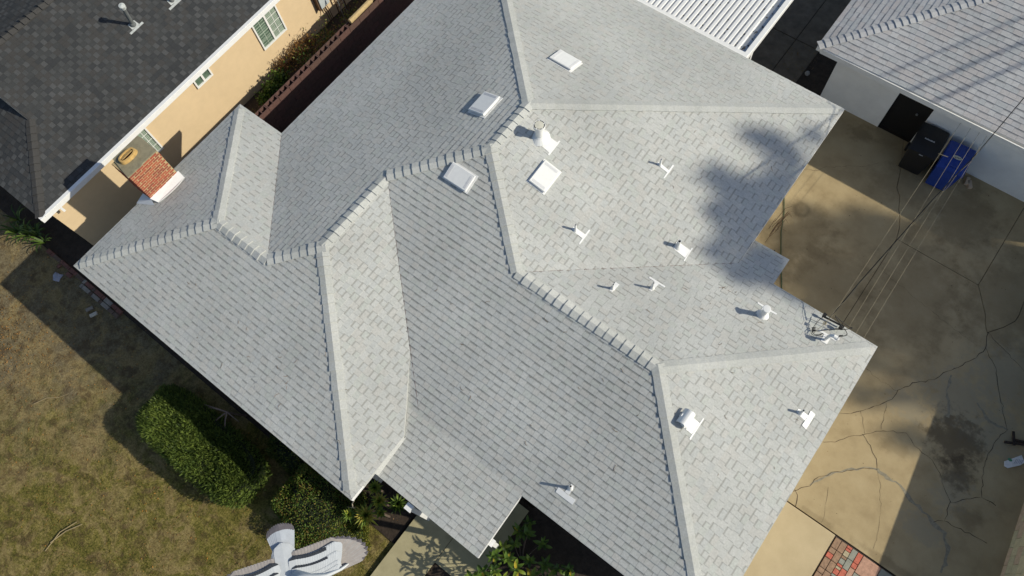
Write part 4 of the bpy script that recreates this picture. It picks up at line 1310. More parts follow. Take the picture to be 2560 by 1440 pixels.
while len(pts) < 30000:
    x, y = r.uniform(HX0 - .1, HX1 + .1), r.uniform(HY0 - .1, HY1 + .1)
    q = in_round(x, y)
    if q > 1.15: continue
    edge = max(0, q - .35)
    top = HZ + hedge_lump(x, y) - edge * .35
    side = q > .8
    z = r.uniform(.05, top) if side and r.random() < .75 else top - abs(r.normal()) * .05
    cx, cy = (HX0 + HX1) / 2, (HY0 + HY1) / 2
    pts.append((x, y, z))
    o = np.array([(x - cx) * .25 if not side else np.sign(x - cx) * .5, (y - cy) * .5 if not side else np.sign(y - cy) * .6, .9])
    dirs.append(o + r.normal(size=3) * .45)
leaf_mesh('foliage', pts, dirs, r.uniform(.06, .15, len(pts)), .022, [HG1, HG2, HG2, HG3], hedge, seed=3)
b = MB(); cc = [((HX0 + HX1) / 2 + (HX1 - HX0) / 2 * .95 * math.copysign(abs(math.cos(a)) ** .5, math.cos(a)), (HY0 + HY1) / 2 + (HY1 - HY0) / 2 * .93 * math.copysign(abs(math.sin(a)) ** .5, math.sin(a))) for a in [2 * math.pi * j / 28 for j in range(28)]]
b.prism(cc, -.05, HZ - .1); b.build('dark_core', CORE, hedge)  # solid dark core filling the hedge behind its leaves

def round_bush(name, label, c, rad, n, leaf, wd, mats, seed, cat='bush', lumps=6, parent_core=True, up=.5):
    o = empty(name, label, cat, (0, 0, 0))
    r = np.random.default_rng(seed)
    pts, dirs = [], []
    ph = r.uniform(0, 6, 4)
    while len(pts) < n:
        d = r.normal(size=3); d /= np.linalg.norm(d)
        if d[2] < -.15: continue
        q = 1 + .10 * math.sin(lumps * math.atan2(d[1], d[0]) + ph[0]) * math.cos(3 * d[2] + ph[1]) + .07 * math.sin(9 * d[0] + ph[2]) * math.sin(8 * d[1] + ph[3])
        s = q * (1 - abs(r.normal()) * .07)
        s2 = np.sign(d) * np.abs(d) ** .85
        p = (c[0] + s2[0] * rad[0] * s, c[1] + s2[1] * rad[1] * s, max(0.0, c[2] + s2[2] * rad[2] * s))
        pts.append(p); dirs.append(d * .6 + r.normal(size=3) * .7 + np.array([0, 0, up]))
    leaf_mesh('foliage', pts, dirs, r.uniform(leaf * .6, leaf * 1.3, len(pts)), wd, mats, o, seed=seed)
    blob_core(o, (c[0], c[1], c[2]), (rad[0] * .88, rad[1] * .88, rad[2] * .88), 'dark_core', seed=seed)  # solid dark dome filling the bush behind its leaves
    return o
round_bush('bush', 'wide rounded olive bush between the hedge and the spiky yuccas', (-1.22, -1.50, 0.0), (1.08, .95, .85), 16000, .045, .028, [OL, OG, OB, OL, OG, G1], 5)
round_bush('bush', 'low olive shrub in front of the rounded bush, beside the pigeon', (-.55, -1.66, -.1), (.75, .62, .52), 9000, .04, .022, [OL, OL, GY, G1], 6)
# dry shrub and leafy shrub in the side passage
def wall_shrub(label, cs, mats, n, leaf, wd, seed):
    o = empty('shrub', label, 'shrub', (0, 0, 0))
    r = np.random.default_rng(seed); pts = []; dirs = []
    for (x, y, z, s) in cs:
        k = int(n / len(cs))
        P = r.normal(size=(k, 3)) * s * .45 + np.array([x, y, z]); P[:, 2] = np.maximum(P[:, 2], .0)
        P[:, 0] = np.maximum(P[:, 0], -11.02)
        pts.append(P); dirs.append(r.normal(size=(k, 3)) + np.array([0, 0, .6]))
    pts = np.concatenate(pts); dirs = np.concatenate(dirs)
    leaf_mesh('foliage', pts, dirs, r.uniform(leaf * .6, leaf * 1.3, len(pts)), wd, mats, o, seed=seed)
    b = MB()
    for (x, y, z, s) in cs:
        for j in range(4):
            e = (x + r.normal() * s * .6, y + r.normal() * s * .6, z + r.uniform(0, .3)); b.tube([(x, y, -.05), ((x + e[0]) / 2 + .03, (y + e[1]) / 2, z * .55), e], [.012, .008, .004], 5)
    b.build('stem', BARK, o)
wall_shrub('dry brown shrub against the beige wall under the big window', [(-10.69, 8.25, .42, .24), (-10.72, 7.95, .45, .24), (-10.73, 7.6, .42, .26), (-10.78, 7.15, .36, .22)], [DRY, DRY2, DRY2], 1300, .07, .026, 31)
wall_shrub('green leafy shrub against the beige wall below the dry one', [(-10.38, 6.75, .42, .26), (-10.32, 6.4, .45, .28), (-10.3, 6.05, .35, .24)], [G1, G2, G3], 1700, .10, .06, 32)
wall_shrub('dark tangled shrub in the shade behind the hollow block wall', [(-10.0, 7.6, .6, .5), (-10.0, 8.5, .6, .5), (-9.8, 9.5, .6, .5), (-9.9, 5.4, .3, .35)], [G3, DRY2, OL], 2400, .09, .04, 33)

# yuccas: rosettes of sword leaves
def yucca(label, x, y, z, R_, n, mats, seed):
    o = empty('yucca', label, 'yucca', (x, y, 0), 'yuccas by the front walk')
    r = random.Random(seed)
    b = MB(); b.tube([(0, 0, -.08), (0, 0, z)], .03, 7); b.build('trunk', BARK, o)
    b = MB()
    for i in range(n):
        a = 2.399 * i; el = math.radians(8 + 72 * (i / n) ** 1.1) + r.uniform(-.1, .1)
        L = R_ * (1.05 - .25 * i / n) * r.uniform(.85, 1.1); w_ = .027
        d = Vector((math.cos(a) * math.cos(el), math.sin(a) * math.cos(el), math.sin(el))); s = Vector((-math.sin(a), math.cos(a), 0))
        base = Vector((0, 0, z)) ; mid = base + d * L * .45; tip = base + d * L - Vector((0, 0, .12 * L))
        up = d.cross(s) * .006
        V = [base + s * w_ * .6, base - s * w_ * .6, mid - s * w_ - up * -1, mid + s * w_ + up, mid - up * 1.5, tip]
        b.add(V, [(0, 3, 4, 1), (3, 5, 4), (1, 4, 2), (4, 5, 2)], r.choice(range(len(mats))))
    b.build('leaves', mats, o)
    return o
YB = leafmat('yucca_bright', (.34, .37, .06)); YG = leafmat('yucca_green', (.17, .25, .045)); YY = leafmat('yucca_tip', (.38, .33, .07))
yucca('largest sunlit yellow-green yucca, nearest the lawn', -.05, -.89, .86, .34, 46, [YB, YG, YY], 1)
yucca('yucca under the white corner of the roof, furthest from lawn', -.30, -.32, .8, .22, 36, [YG, YB], 2)
yucca('yucca in the middle of the clump below the roof corner', -.03, -.48, .8, .24, 38, [YG, YB, YY], 3)
yucca('leftmost small yucca beside the bare white stem', -.38, -1.11, .82, .20, 32, [YB, YG], 4)
yucca('small yucca right of the largest sunlit one', .16, -.66, .8, .16, 28, [YG, YB], 5)
yucca('dark shaded yucca closest to the front walk', .26, -.30, .4, .28, 40, [YG, G3], 6)
b = MB(); b.tube([(-.50, -1.02, .0), (-.47, -.95, .5), (-.36, -.93, 1.0), (-.33, -.85, 1.35), (-.2, -.74, 1.8)], [.022, .018, .015, .012, .008], 7)
b.tube([(-.47, -.95, .5), (-.53, -1.02, .8)], [.012, .006], 6)
tag(b.build('bare_plant', mat('pale_bark', (.42, .36, .27), var=.2)), 'pale bare stem rising between the yuccas and roof corner', 'stem')

# broad-leaved shrub right of the porch, each large leaf its own mesh instance
shrub = empty('broad_leaf_shrub', 'broad-leaved bright green shrub below the porch, right of the walk', 'shrub', (3.2, .4, 0))
def leaf_shape(L, W_, m):
    n = 6; V = []; F = []
    for i in range(n + 1):
        t = i / n; wd = W_ * math.sin(math.pi * min(1, t * .93 + .05)) ** .8 * .5
        zc = .10 * L * math.sin(t * math.pi) - .16 * L * t * t
        V += [(t * L, -wd, zc + wd * .35), (t * L, 0, zc), (t * L, wd, zc + wd * .35)]
    for i in range(n):
        a = i * 3; F += [(a, a + 3, a + 4, a + 1), (a + 1, a + 4, a + 5, a + 2)]
    me = bpy.data.meshes.new('leaf'); me.from_pydata(V, [], F); me.materials.append(m)
    me.polygons.foreach_set('use_smooth', [True] * len(F)); return me
LB = leafmat('broad_leaf', (.10, .17, .03), rough=.35); LB2 = leafmat('broad_leaf_lime', (.20, .27, .04), rough=.35); LB3 = leafmat('broad_leaf_dark', (.045, .085, .02), rough=.35)
LMS = [leaf_shape(.17, .062, LB), leaf_shape(.20, .07, LB2), leaf_shape(.15, .055, LB3), leaf_shape(.22, .08, LB), leaf_shape(.17, .06, leafmat('broad_leaf_yellow', (.42, .34, .04)))]
sr = random.Random(17)
tips = [(2.78, .15, 1.25), (2.80, .42, 1.2), (2.95, -.05, 1.3), (3.05, .3, 1.35), (2.95, .62, 1.15), (3.2, -.1, 1.2), (3.3, .25, 1.25), (3.4, .55, 1.05), (3.05, .95, 1.0), (2.85, .9, .9), (2.75, -.25, 1.15),
        (3.6, .3, 1.0), (3.7, .7, .85), (3.95, .75, .8), (4.15, .9, .7), (3.4, 1.0, .8), (2.9, 1.15, .75), (4.3, .75, .65), (3.1, -.7, 1.35), (3.4, -.4, 1.25), (3.7, -.1, 1.1), (2.9, -.95, 1.25), (4.0, .15, .9), (4.4, .4, .7), (3.5, 0., 1.1), (2.65, -.5, 1.1), (2.95, -.45, 1.2), (3.9, .4, .8)]
b = MB()
for (x, y, z) in tips:
    b.tube([(3.2 + (x - 3.2) * .2 - 3.2, .4 + (y - .4) * .2 - .4, -.08), ((x + 3.2) / 2 - 3.2, (y + .4) / 2 - .4, z * .5), (x - 3.2, y - .4, z)], [.014, .01, .005], 5)
b.build('stem', BARK, shrub)
cnt = 0
for (x, y, z) in tips:
    bright = y < .55
    for i in range(13):
        a = i * 2.4 + sr.uniform(-.3, .3)
        zz = z - .035 * i * sr.uniform(.6, 1.2); el = 1.0 - i * .11 + sr.uniform(-.15, .15)
        me = LMS[sr.choices(range(5), weights=(4, 4 if bright else 1, 2 if bright else 7, 3, .6))[0]]
        k = sr.uniform(.8, 1.15)
        M = Matrix.Translation((x - 3.2 + sr.uniform(-.03, .03), y - .4 + sr.uniform(-.03, .03), zz)) @ Matrix.Rotation(a, 4, 'Z') @ Matrix.Rotation(-el, 4, 'Y') @ Matrix.Scale(k, 4)
        inst('leaf', me, shrub, M); cnt += 1

# strappy plant at the left edge
AG1 = leafmat('strap_leaf_green', (.05, .09, .018))
ag = empty('strap_leaf_plant', 'strappy green plant clump at the corner of the dark-roofed house', 'plant', (-12.9, -1.05, 0))
r_ = random.Random(8); b = MB()
for i in range(85):
    cx, cy = r_.choice(((-.4, -.15), (.15, .12), (-.1, -.05), (.5, .1), (-.7, .1))); a = r_.uniform(0, 6.28); L = r_.uniform(.3, .6); w_ = r_.uniform(.018, .03)
    d = Vector((math.cos(a), math.sin(a), 0)); s = Vector((-d.y, d.x, 0)); P0 = Vector((cx, cy, 0)); prev = None; nseg = 4; ring = []
    for k in range(nseg + 1):
        t = k / nseg; ring.append((P0 + d * L * t * .8 + Vector((0, 0, .55 * L * math.sin(t * 2.3))), w_ * (1 - t ** 3)))
    V = []
    for p, wd in ring: V += [p + s * wd, p - s * wd]
    b.add(V, [(2 * k, 2 * k + 1, 2 * k + 3, 2 * k + 2) for k in range(nseg)], r_.choice((0, 0, 1, 2)))
b.build('leaves', [AG1, G1, leafmat('strap_leaf_lime', (.17, .23, .06))], ag)
# bare twiggy branches by the eave
bb_ = MB(); r_ = random.Random(4)
for i in range(7):
    a = i * .9; q = Vector((-4.35, -1.15, .75)); e = q + Vector((math.cos(a) * r_.uniform(.3, .6), -abs(math.sin(a)) * .45, r_.uniform(-.1, .15)))
    bb_.tube([(-4.3, -1.0, -.05), (-4.33, -1.1, .4), tuple(q)], [.03, .022, .018], 6); bb_.tube([tuple(q), tuple(q.lerp(e, .5) + Vector((0, 0, .04))), tuple(e)], [.016, .011, .005], 6)
tag(bb_.build('bare_shrub', mat('grey_bark', (.22, .16, .13), var=.2)), 'bare pruned shrub with pale branches between hedge and roof edge', 'shrub')
round_bush('bush', 'dark shaded bush hidden between the hedge and the roof eave', (-2.6, -.95, -.1), (.75, .4, .7), 3500, .05, .03, [G3, OL], 9)

# grass blades, leaf litter, twigs
r = np.random.default_rng(55)
n = 60000
X = r.uniform(-13.5, .62, n); Y = r.uniform(-7.5, -1.1, n)
keep = np.ones(n, bool)
dens = .25 + .35 * np.sin(X * 1.1 + 2) * np.sin(Y * 1.7) + .25 * np.sin(X * 3.1) * np.sin(Y * 2.7 + 1) + (X + 7) * .09 - (Y + 4) * .10
keep &= r.uniform(0, 1, n) < dens
X, Y = X[keep], Y[keep]
pts = np.stack([X, Y, np.full(len(X), LZ)], 1)
dirs = np.stack([r.normal(size=len(X)) * .7, r.normal(size=len(X)) * .7, np.ones(len(X))], 1)
gr = leaf_mesh('grass', pts, dirs, r.uniform(.03, .075, len(X)), r.uniform(.006, .012, len(X)), [leafmat('grass_green', (.09, .11, .02)), leafmat('grass_olive', (.13, .115, .03)), leafmat('grass_straw', (.27, .21, .08)), leafmat('grass_dry', (.17, .12, .05))], seed=2)
tag(gr, kind='stuff')
m = 3600
X = np.concatenate([r.normal(-11.2, 1.1, m // 3), r.uniform(-13, 0, m - m // 3)]); Y = np.concatenate([r.normal(-3.6, .6, m // 3), r.uniform(-6.5, -1.2, m - m // 3)])
pts = np.stack([X, Y, np.full(m, LZ + .035)], 1); dirs = np.stack([r.normal(size=m), r.normal(size=m), r.normal(size=m) * .15], 1)
tag(leaf_mesh('fallen_leaves', pts, dirs, r.uniform(.02, .055, m), r.uniform(.012, .03, m), [DRY, DRY2, leafmat('leaf_orange', (.42, .2, .04)), DRY2], seed=12), kind='stuff')
m = 900
X = np.concatenate([r.uniform(.9, 1.9, 300), r.uniform(-10.9, -9.2, 300), r.uniform(-8.6, .5, 300)]); Y = np.concatenate([r.uniform(13.2, 16.5, 300), r.uniform(-1, 9, 300), r.uniform(-1.0, -.2, 300)])
pts = np.stack([X, Y, np.full(m, .012)], 1); dirs = np.stack([r.normal(size=m), r.normal(size=m), r.normal(size=m) * .15], 1)
tag(leaf_mesh('leaf_litter', pts, dirs, r.uniform(.02, .06, m), r.uniform(.01, .03, m), [DRY2, OB], seed=13), kind='stuff')
m = 260
X = r.uniform(3.4, 11, m); Y = r.uniform(5.2, 15, m)
pts = np.stack([X, Y, np.full(m, .008)], 1); dirs = np.stack([r.normal(size=m), r.normal(size=m), r.normal(size=m) * .1], 1)
tag(leaf_mesh('driveway_debris', pts, dirs, r.uniform(.012, .035, m), r.uniform(.006, .018, m), [DRY2, leafmat('leaf_black', (.02, .015, .01))], seed=14), kind='stuff')
# a few twigs and bits of leaf caught on the roof
b = MB(); rr_ = random.Random(77)
for i in range(70):
    k = rr_.choice(('SW2', 'SW2', 'SE2', 'SW1', 'NE2', 'SE3', 'SE1'))
    cx = {'SW2': (rr_.uniform(-1.5, 4), rr_.uniform(2, 4.5)), 'SE2': (rr_.uniform(-.5, 3), rr_.uniform(8, 11)), 'SW1': (rr_.uniform(-7, -2), rr_.uniform(-.4, .8)), 'NE2': (rr_.uniform(1.5, 5), rr_.uniform(5.6, 7.5)), 'SE3': (rr_.uniform(4.6, 6.5), rr_.uniform(3.4, 6)), 'SE1': (rr_.uniform(-2.5, -.3), rr_.uniform(0, 1.2))}[k]
    pl = PLN[k]; a = rr_.uniform(0, 6.3); L = rr_.uniform(.02, .09)
    c = Vector((cx[0], cx[1], pl.z(*cx))) + pl.en * .016; d = (pl.es * math.cos(a) + pl.eu * math.sin(a)) * L; e = (pl.es * math.cos(a + .6) + pl.eu * math.sin(a + .6)) * L * .6
    b.tube([tuple(c), tuple(c + d), tuple(c + d + e)], .0035, 4)
tag(b.build('roof_twigs', DRY2), kind='stuff')
# tan twigs / dry fronds on the lawn
for i, (p, lbl) in enumerate((([(-9.0, -4.1), (-8.85, -3.8), (-8.6, -3.6), (-8.45, -3.35)], 'long dry twig lying on the bare lawn left of the hedge'),
                              ([(-5.9, -6.2), (-5.95, -5.7), (-5.8, -5.3)], 'dry palm strip lying on the lawn near the lower left'),
                              ([(-5.95, -6.0), (-5.85, -5.6), (-5.65, -5.25)], 'second dry palm strip crossing the first on the lawn'))):
    b = MB(); b.tube([(x, y, LZ + .05) for x, y in p], [.009, .013, .01, .004][:len(p)], 5)
    tag(b.build('dry_twig', mat('twig', (.28, .22, .12), var=.2)), lbl, 'twig')

# brick edging, litter, loose bricks on the lawn
edge = empty('brick_edging', 'row of worn bricks edging the lawn by the house corner', 'edging', (-12.2, -1.12, -.07))
er = random.Random(2)
x = 0
EDM = [mat('edge_brick_red', (.17, .08, .06), var=.3), mat('edge_brick_grey', (.26, .23, .19), var=.3), mat('edge_brick_brown', (.13, .09, .065), var=.3)]
while x < 3.2:
    L = er.choice((.2, .2, .1, .3))
    b = MB(); b.box(x, x + L - .012, er.uniform(-.01, .01), .11, 0, .06 + er.uniform(0, .015), ch=.008); b.build('brick', EDM[er.choices((0, 1, 2), (4, 2, 3))[0]], edge)
    if er.random() < .35 or x > 1.5:
        b = MB(); b.box(x, x + L - .012, -.13, -.02, 0, .045, ch=.008); b.build('brick', EDM[er.choices((0, 1, 2), (1, 4, 2))[0]], edge)
    x += L
for i, (x, y, a, m, lb_) in enumerate(((-9.86, -1.62, 1.1, 'grey', 'dull grey brick lying on the shaded lawn, left of a paler one'), (-9.64, -1.66, 1.15, 'pale', 'pale brick lying on the shaded lawn below the roof corner'))):
    b = MB(); b.box(0, .2, 0, .09, 0, .055, M=Matrix.Translation((x, y, LZ)) @ Matrix.Rotation(a, 4, 'Z'), ch=.008)
    tag(b.build('loose_brick', mat('loose_' + m, (.25, .22, .18) if m == 'grey' else (.5, .46, .38), var=.15)), lb_, 'brick')
def crumple(name, label, cx, cy, cz, R_, m, seed):
    r = random.Random(seed); V = [(cx, cy, cz + .05)]; k = 11
    for j in range(k):
        a = 2 * math.pi * j / k; q = R_ * r.uniform(.45, 1.1); V.append((cx + q * math.cos(a), cy + q * math.sin(a), cz + r.uniform(.005, .06)))
    F = [(0, 1 + j, 1 + (j + 1) % k) for j in range(k)]
    return tag(obj(name, V, F, m), label, 'paper')
crumple('crumpled_paper', 'crumpled grey paper lying beside the brick edging', -11.32, -1.42, LZ + .01, .17, mat('grey_paper', (.33, .33, .38), var=.15), 3)
pp_ = MB(); pp_.prism([(10.62, 8.70), (10.66, 8.60), (10.74, 8.60), (10.93, 8.82), (10.98, 8.93), (10.86, 9.05)], .01, .03)
o = tag(pp_.build('printed_bag', PAPER), 'white printed bag with a green patch lying by the tan wall', 'bag')
b = MB(); b.prism([(10.70 + .05 * math.cos(a), 8.80 + .035 * math.sin(a)) for a in [i * .6 for i in range(10)]], .031, .034); b.build('green_patch', mat('green_print', (.1, .28, .16), var=.1), o)
b = MB()
for i in range(5):
    b.box(10.80 + i * .03, 10.81 + i * .03, 8.78 + i * .02, 8.90 + i * .015, .031, .033)
b.build('dark_print', mat('print_grey', (.3, .3, .36), var=.1), o)
b = MB(); b.box(0, .42, 0, .05, .02, .06, M=Matrix.Translation((10.45, 9.08, 0)) @ Matrix.Rotation(.5, 4, 'Z')); b.box(0, .42, 0, .05, .02, .06, M=Matrix.Translation((10.6, 9.25, 0)) @ Matrix.Rotation(.4, 4, 'Z')); b.box(.1, .15, -.02, .3, .061, .09, M=Matrix.Translation((10.5, 9.1, 0)) @ Matrix.Rotation(.45, 4, 'Z'))
tag(b.build('wooden_rack', mat('dark_wood', (.035, .025, .02), var=.2)), 'small dark wooden rack on the ground near the tan wall', 'rack')
b = MB(); lathe([(.001, .0), (.05, .02), (.07, .07), (.05, .12), (.001, .14)], 14, Matrix.Translation((1.86, 15.65, 0)), mb=b); tag(b.build('ball', mat('grey_ball', (.3, .3, .3), var=.1), smooth=True), 'small grey ball on the ground beside the garage', 'ball')
# folded iron rack and dead stems in the notch of the house by the driveway
rk = empty('iron_rack', 'dark folded iron rack standing under the eave beside the hose', 'rack', (3.75, 9.7, 0))
for i, yy in enumerate((-.45, -.25, -.05, .15)):
    b = MB(); b.tube([(-.1 + i * .02, yy, .05), (.14, yy - .1, 1.0)], .012, 6); b.build('bar', CABLE, rk)
b = MB(); b.tube([(.14, -.6, 1.0), (.16, .1, 1.0)], .014, 6); b.build('rail', CABLE, rk)
b = MB(); b.tube([(.2, -.6, .03), (.2, .15, .03)], .014, 6); b.build('rail', CABLE, rk)
wv = MB(); r_ = random.Random(6)
for i in range(14):
    q = Vector((3.5 + r_.uniform(-.1, .15), 10.9 + r_.uniform(-.5, .35), .0)); a = r_.uniform(-1.6, 1.6); L = r_.uniform(.15, .34)
    wv.tube([tuple(q), tuple(q + Vector((math.cos(a) * L * .4, math.sin(a) * L * .4, .7))), tuple(q + Vector((math.cos(a) * L, math.sin(a) * L, .75 + r_.uniform(-.2, .2))))], [.006, .005, .003], 4)
tag(wv.build('dead_stems', RUST), 'tangle of dead stems poking from under the eave above the hose', 'plant')

# ---------------------------------------------------------------- trees beyond the driveway (they cast the soft shade)
def tree(label, K, clumps, seed, trunk_r=.22):
    """clumps: shade centre on the ground (x, y), radius; the crown hangs K metres up the sun ray"""
    o = empty('tree', label, 'tree', (0, 0, 0), 'trees beyond the driveway')
    r = np.random.default_rng(seed)
    u = np.array(SUN); a = np.cross(u, [0, 0, 1]); a /= np.linalg.norm(a); b_ = np.cross(a, u)
    P, D = [], []
    cs = []
    for (x, y, z, R_) in clumps:
        c = np.array([x, y, z]) + u * (K + r.uniform(-2, 2)); cs.append(c)
        n = int(420 * R_ * R_) + 40
        q = r.normal(size=(n, 3)); q /= np.linalg.norm(q, axis=1)[:, None]; q *= (r.uniform(0, 1, n) ** .45)[:, None]
        P.append(c + q * R_ * .95); D.append(r.normal(size=(n, 3)))
    P = np.concatenate(P); D = np.concatenate(D)
    leaf_mesh('crown', P, D, r.uniform(.2, .36, len(P)), .16, [G1, G3, OL], o, seed=seed)
    c0 = np.mean(cs, axis=0)
    base = Vector((c0[0], c0[1], -.15))
    b = MB(); top = Vector((c0[0], c0[1], c0[2] - 2.5))
    b.tube([tuple(base), tuple(base.lerp(top, .5) + Vector((.15, .1, 0))), tuple(top)], [trunk_r, trunk_r * .75, trunk_r * .5], 10)
    b.build('trunk', BARK, o)
    b = MB()
    for c in cs:
        b.tube([tuple(top), tuple(top.lerp(Vector(c), .5) + Vector((0, 0, .4))), tuple(c)], [trunk_r * .25, .035, .015], 6)
    b.build('branches', BARK, o)
def onroof(x, y):
    return (x, y, 3.0)
tree('tall leafy tree beyond the driveway, shading its middle', 42, [(4.9, 10.4, 0, 1.0), (5.6, 9.1, 0, .9), (6.6, 10.9, 0, 1.25), (7.6, 11.6, 0, 1.3), (6.0, 12.0, 0, 1.0), (8.6, 10.6, 0, 1.2), (9.3, 11.8, 0, 1.3), (7.2, 9.9, 0, 1.0), (8.6, 9.4, 0, .75), (4.7, 11.5, 0, .6), (7.6, 12.9, 0, 1.1), (9.6, 13.3, 0, 1.2), (4.3, 11.0, 0, .75), (5.5, 12.5, 0, .55), (4.0, 11.7, 0, .35), (7.5, 8.25, 0, .38), (8.75, 7.95, 0, .42), (6.6, 8.9, 0, .6), (6.4, 7.4, 0, .3)], 71)
tree('second tall tree, its crown dappling the grey roof', 44, [(2.3, 10.92, 3.1, .33), (2.7, 11.0, 2.95, .33), (3.1, 11.0, 2.8, .3), (2.1, 9.4, 3.2, .36), (2.55, 9.5, 3.05, .42), (3.05, 9.4, 2.9, .5), (3.1, 10.35, 2.85, .42), (3.15, 8.7, 2.85, .42), (3.0, 8.1, 2.9, .3), (3.45, 9.2, 2.77, .4), (3.6, 8.3, 2.7, .4), (4.0, 8.75, 2.6, .35), (3.5, 7.8, 2.72, .28), (4.15, 8.15, 2.56, .3), (2.45, 8.75, 3.05, .28), (3.2, 11.85, 2.8, .16), (3.5, 9.9, 2.7, .45), (4.7, 8.2, 2.6, .3)], 72, .18)

# ---------------------------------------------------------------- the pigeon
PW = mat('feather_white', (.55, .57, .58), rough=.8, var=.06, scale=60); PG = mat('feather_pale_grey', (.45, .48, .52), rough=.8, var=.1, scale=60)
PB = mat('feather_black_bar', (.035, .04, .05), rough=.8, var=.2, scale=60); PBr = mat('feather_brown_grey', (.33, .30, .28), rough=.8, var=.12, scale=60); PD_ = mat('feather_dark_tip', (.12, .11, .12), rough=.8, var=.15, scale=60)
fwd = Vector((.81, -.57, -.08)).normalized(); upv = Vector((.02, .0, 1)); lft = upv.cross(fwd).normalized(); upv = fwd.cross(lft)
MBd = Matrix(((fwd.x, lft.x, upv.x, 3.7925), (fwd.y, lft.y, upv.y, .075), (fwd.z, lft.z, upv.z, 15.488), (0, 0, 0, 1)))
bird = bpy.data.objects.new('pigeon', None); col.objects.link(bird); bird.empty_display_size = .1
bird.matrix_world = MBd
tag(bird, 'white and grey pigeon flying over the lawn with spread wings and dark wing bars', 'bird')
V, F = [], []
prof = [(-.125, .014, .006), (-.10, .026, .016), (-.07, .036, .030), (-.02, .044, .042), (.03, .045, .046), (.07, .038, .040), (.10, .026, .032), (.12, .021, .028), (.14, .022, .026), (.158, .019, .021), (.172, .009, .01), (.186, .003, .004)]
kk = 18
for (x, ry, rz_) in prof:
    zc = .004 + (.012 if x > .1 else 0)
    for j in range(kk):
        a = 2 * math.pi * j / kk; V.append((x, ry * .78 * math.cos(a), zc + rz_ * math.sin(a) * (.75 if math.sin(a) > 0 else 1)))
for i in range(len(prof) - 1):
    for j in range(kk): F.append((i * kk + j, i * kk + (j + 1) % kk, (i + 1) * kk + (j + 1) % kk, (i + 1) * kk + j))
F += [tuple(range(kk - 1, -1, -1)), tuple(range((len(prof) - 1) * kk, len(prof) * kk))]
obj('body', V, F, [PW], bird, smooth=True)
for sgn in (-1, 1):
    b = MB(); lathe([(.001, -.004), (.003, -.003), (.0035, 0), (.003, .003), (.001, .004)], 8, Matrix.Translation((.15, sgn * .019, .024)), mb=b); b.build('eye', PB, bird)
b = MB(); b.tube([(.176, 0, .018), (.196, 0, .014)], [.005, .001], 8); b.build('beak', PD_, bird)
def feather(m1, m2, tipfrac, Wd, name='feather', m3=None):
    """unit-length feather along +x, relative width Wd"""
    n = 10; V = []; F = []; MI = []
    for i in range(n + 1):
        t = i / n; wd = Wd * .5 * (min(1, .5 + t * 1.6)) * (1 if t < .75 else math.sqrt(max(0, 1 - ((t - .75) / .25) ** 2)) * .92 + .08)
        V += [(t, -wd, -.004), (t, -wd * .1, .006), (t, wd, -.004)]
    for i in range(n):
        a = i * 3; F += [(a, a + 3, a + 4, a + 1), (a + 1, a + 4, a + 5, a + 2)]; k = 1 if (i + .5) / n > 1 - tipfrac else 0; MI += [k, 2 if (m3 and not k) else k]
    me = bpy.data.meshes.new(name); me.from_pydata(V, [], F); me.materials.append(m1); me.materials.append(m2)
    if m3: me.materials.append(m3)
    me.polygons.foreach_set('material_index', MI); return me
def lay(me, name, parent, base, tip, z, dz=0.0):
    v = Vector((tip[0] - base[0], tip[1] - base[1])); L = v.length
    inst(name, me, parent, Matrix.Translation((base[0], base[1], z)) @ Matrix.Rotation(math.atan2(v.y, v.x), 4, 'Z') @ Matrix.Rotation(-dz, 4, 'Y') @ Matrix.Scale(L, 4))
TLF = feather(PG, PD_, .25, .24, 'tail_feather')
for i in range(11):
    q = (i - 5) / 5
    lay(TLF, 'tail_feather', bird, (-.07, q * .014), (-.172 + .010 * q * q, q * .034), .010 + .0012 * (5 - abs(i - 5)))
PRI = feather(PBr, PD_, .12, .30, 'primary_feather', PBl := mat('feather_brown_light', (.42, .39, .36), rough=.8, var=.1, scale=60))
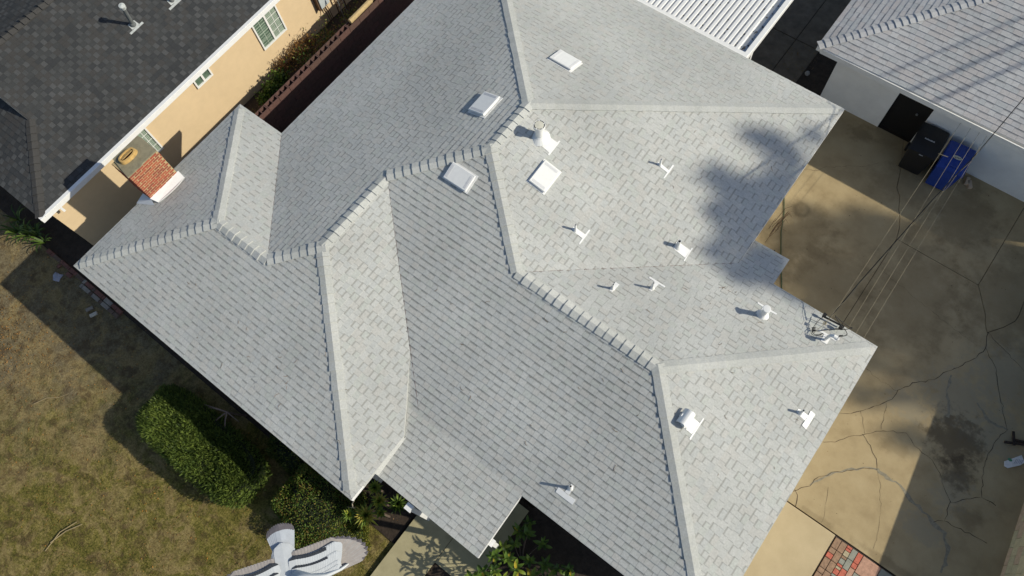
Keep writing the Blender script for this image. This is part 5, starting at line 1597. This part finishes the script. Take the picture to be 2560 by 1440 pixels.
SEC = feather(PG, PBr, .3, .30, 'secondary_feather'); COB = feather(PW, PB, .17, .42, 'covert'); COW = feather(PW, PW, .1, .5, 'covert')
RUMP = feather(PW, PW, .1, .5, 'rump_feather')
for i in range(7):
    q = (i - 3) / 3
    lay(RUMP, 'rump_feather', bird, (-.02, q * .012), (-.118 + .012 * q * q, q * .015), .030 + .002 * (3 - abs(i - 3)), -.12)
for sgn, sweep, dih in ((1, -.02, -.02), (-1, -.06, .04)):
    wg = empty_part('wing', bird, Matrix.Translation((-.03, sgn * .022, .018)) @ Matrix.Rotation(sgn * sweep, 4, 'Z') @ Matrix.Rotation(sgn * dih, 4, 'X') @ Matrix.Diagonal((.50, .88, 1, 1)))
    tips = [(.035, .225), (.012, .238), (-.014, .240), (-.040, .235), (-.064, .224), (-.084, .208), (-.099, .190), (-.110, .172), (-.117, .155), (-.122, .138)]
    for i, tp in enumerate(tips):
        t = i / 9
        lay(PRI, 'primary_feather', wg, (.058 - .04 * t, sgn * (.115 - .02 * t)), (tp[0], sgn * tp[1]), .0005 + .0005 * i)
    for i in range(12):
        t = i / 11
        lay(SEC, 'secondary_feather', wg, (.02, sgn * (.115 - .105 * t)), (-.122 + .012 * t, sgn * (.130 - .118 * t)), .0065 + .0003 * i)
    for bx, tx, z0, me, n in ((.02, -.080, .0145, COB, 17), (.045, -.028, .0165, COB, 17), (.06, .022, .018, COW, 14), (.068, .045, .0195, COW, 12)):
        for i in range(n):
            t = i / (n - 1); bow = .022 * math.sin(t * 2.6) - .012
            lay(COW if t < .25 else me, 'covert', wg, (bx, sgn * (.125 - .118 * t)), (tx + bow, sgn * (.142 - .130 * t)), z0 + .0001 * i)
    for i in range(9):
        t = i / 8
        lay(COW, 'covert', wg, (.058 - .02 * t, sgn * (.10 + .012 * t)), (.045 - .10 * t, sgn * (.150 - .01 * t)), .0115 + .0002 * i)
    b = MB(); b.tube([(.01, 0, .012), (.058, sgn * .05, .02), (.072, sgn * .10, .018), (.062, sgn * .145, .012), (.045, sgn * .17, .006)], [.022, .018, .013, .009, .004], 12)
    b.build('wing_arm', PW, wg, smooth=True)
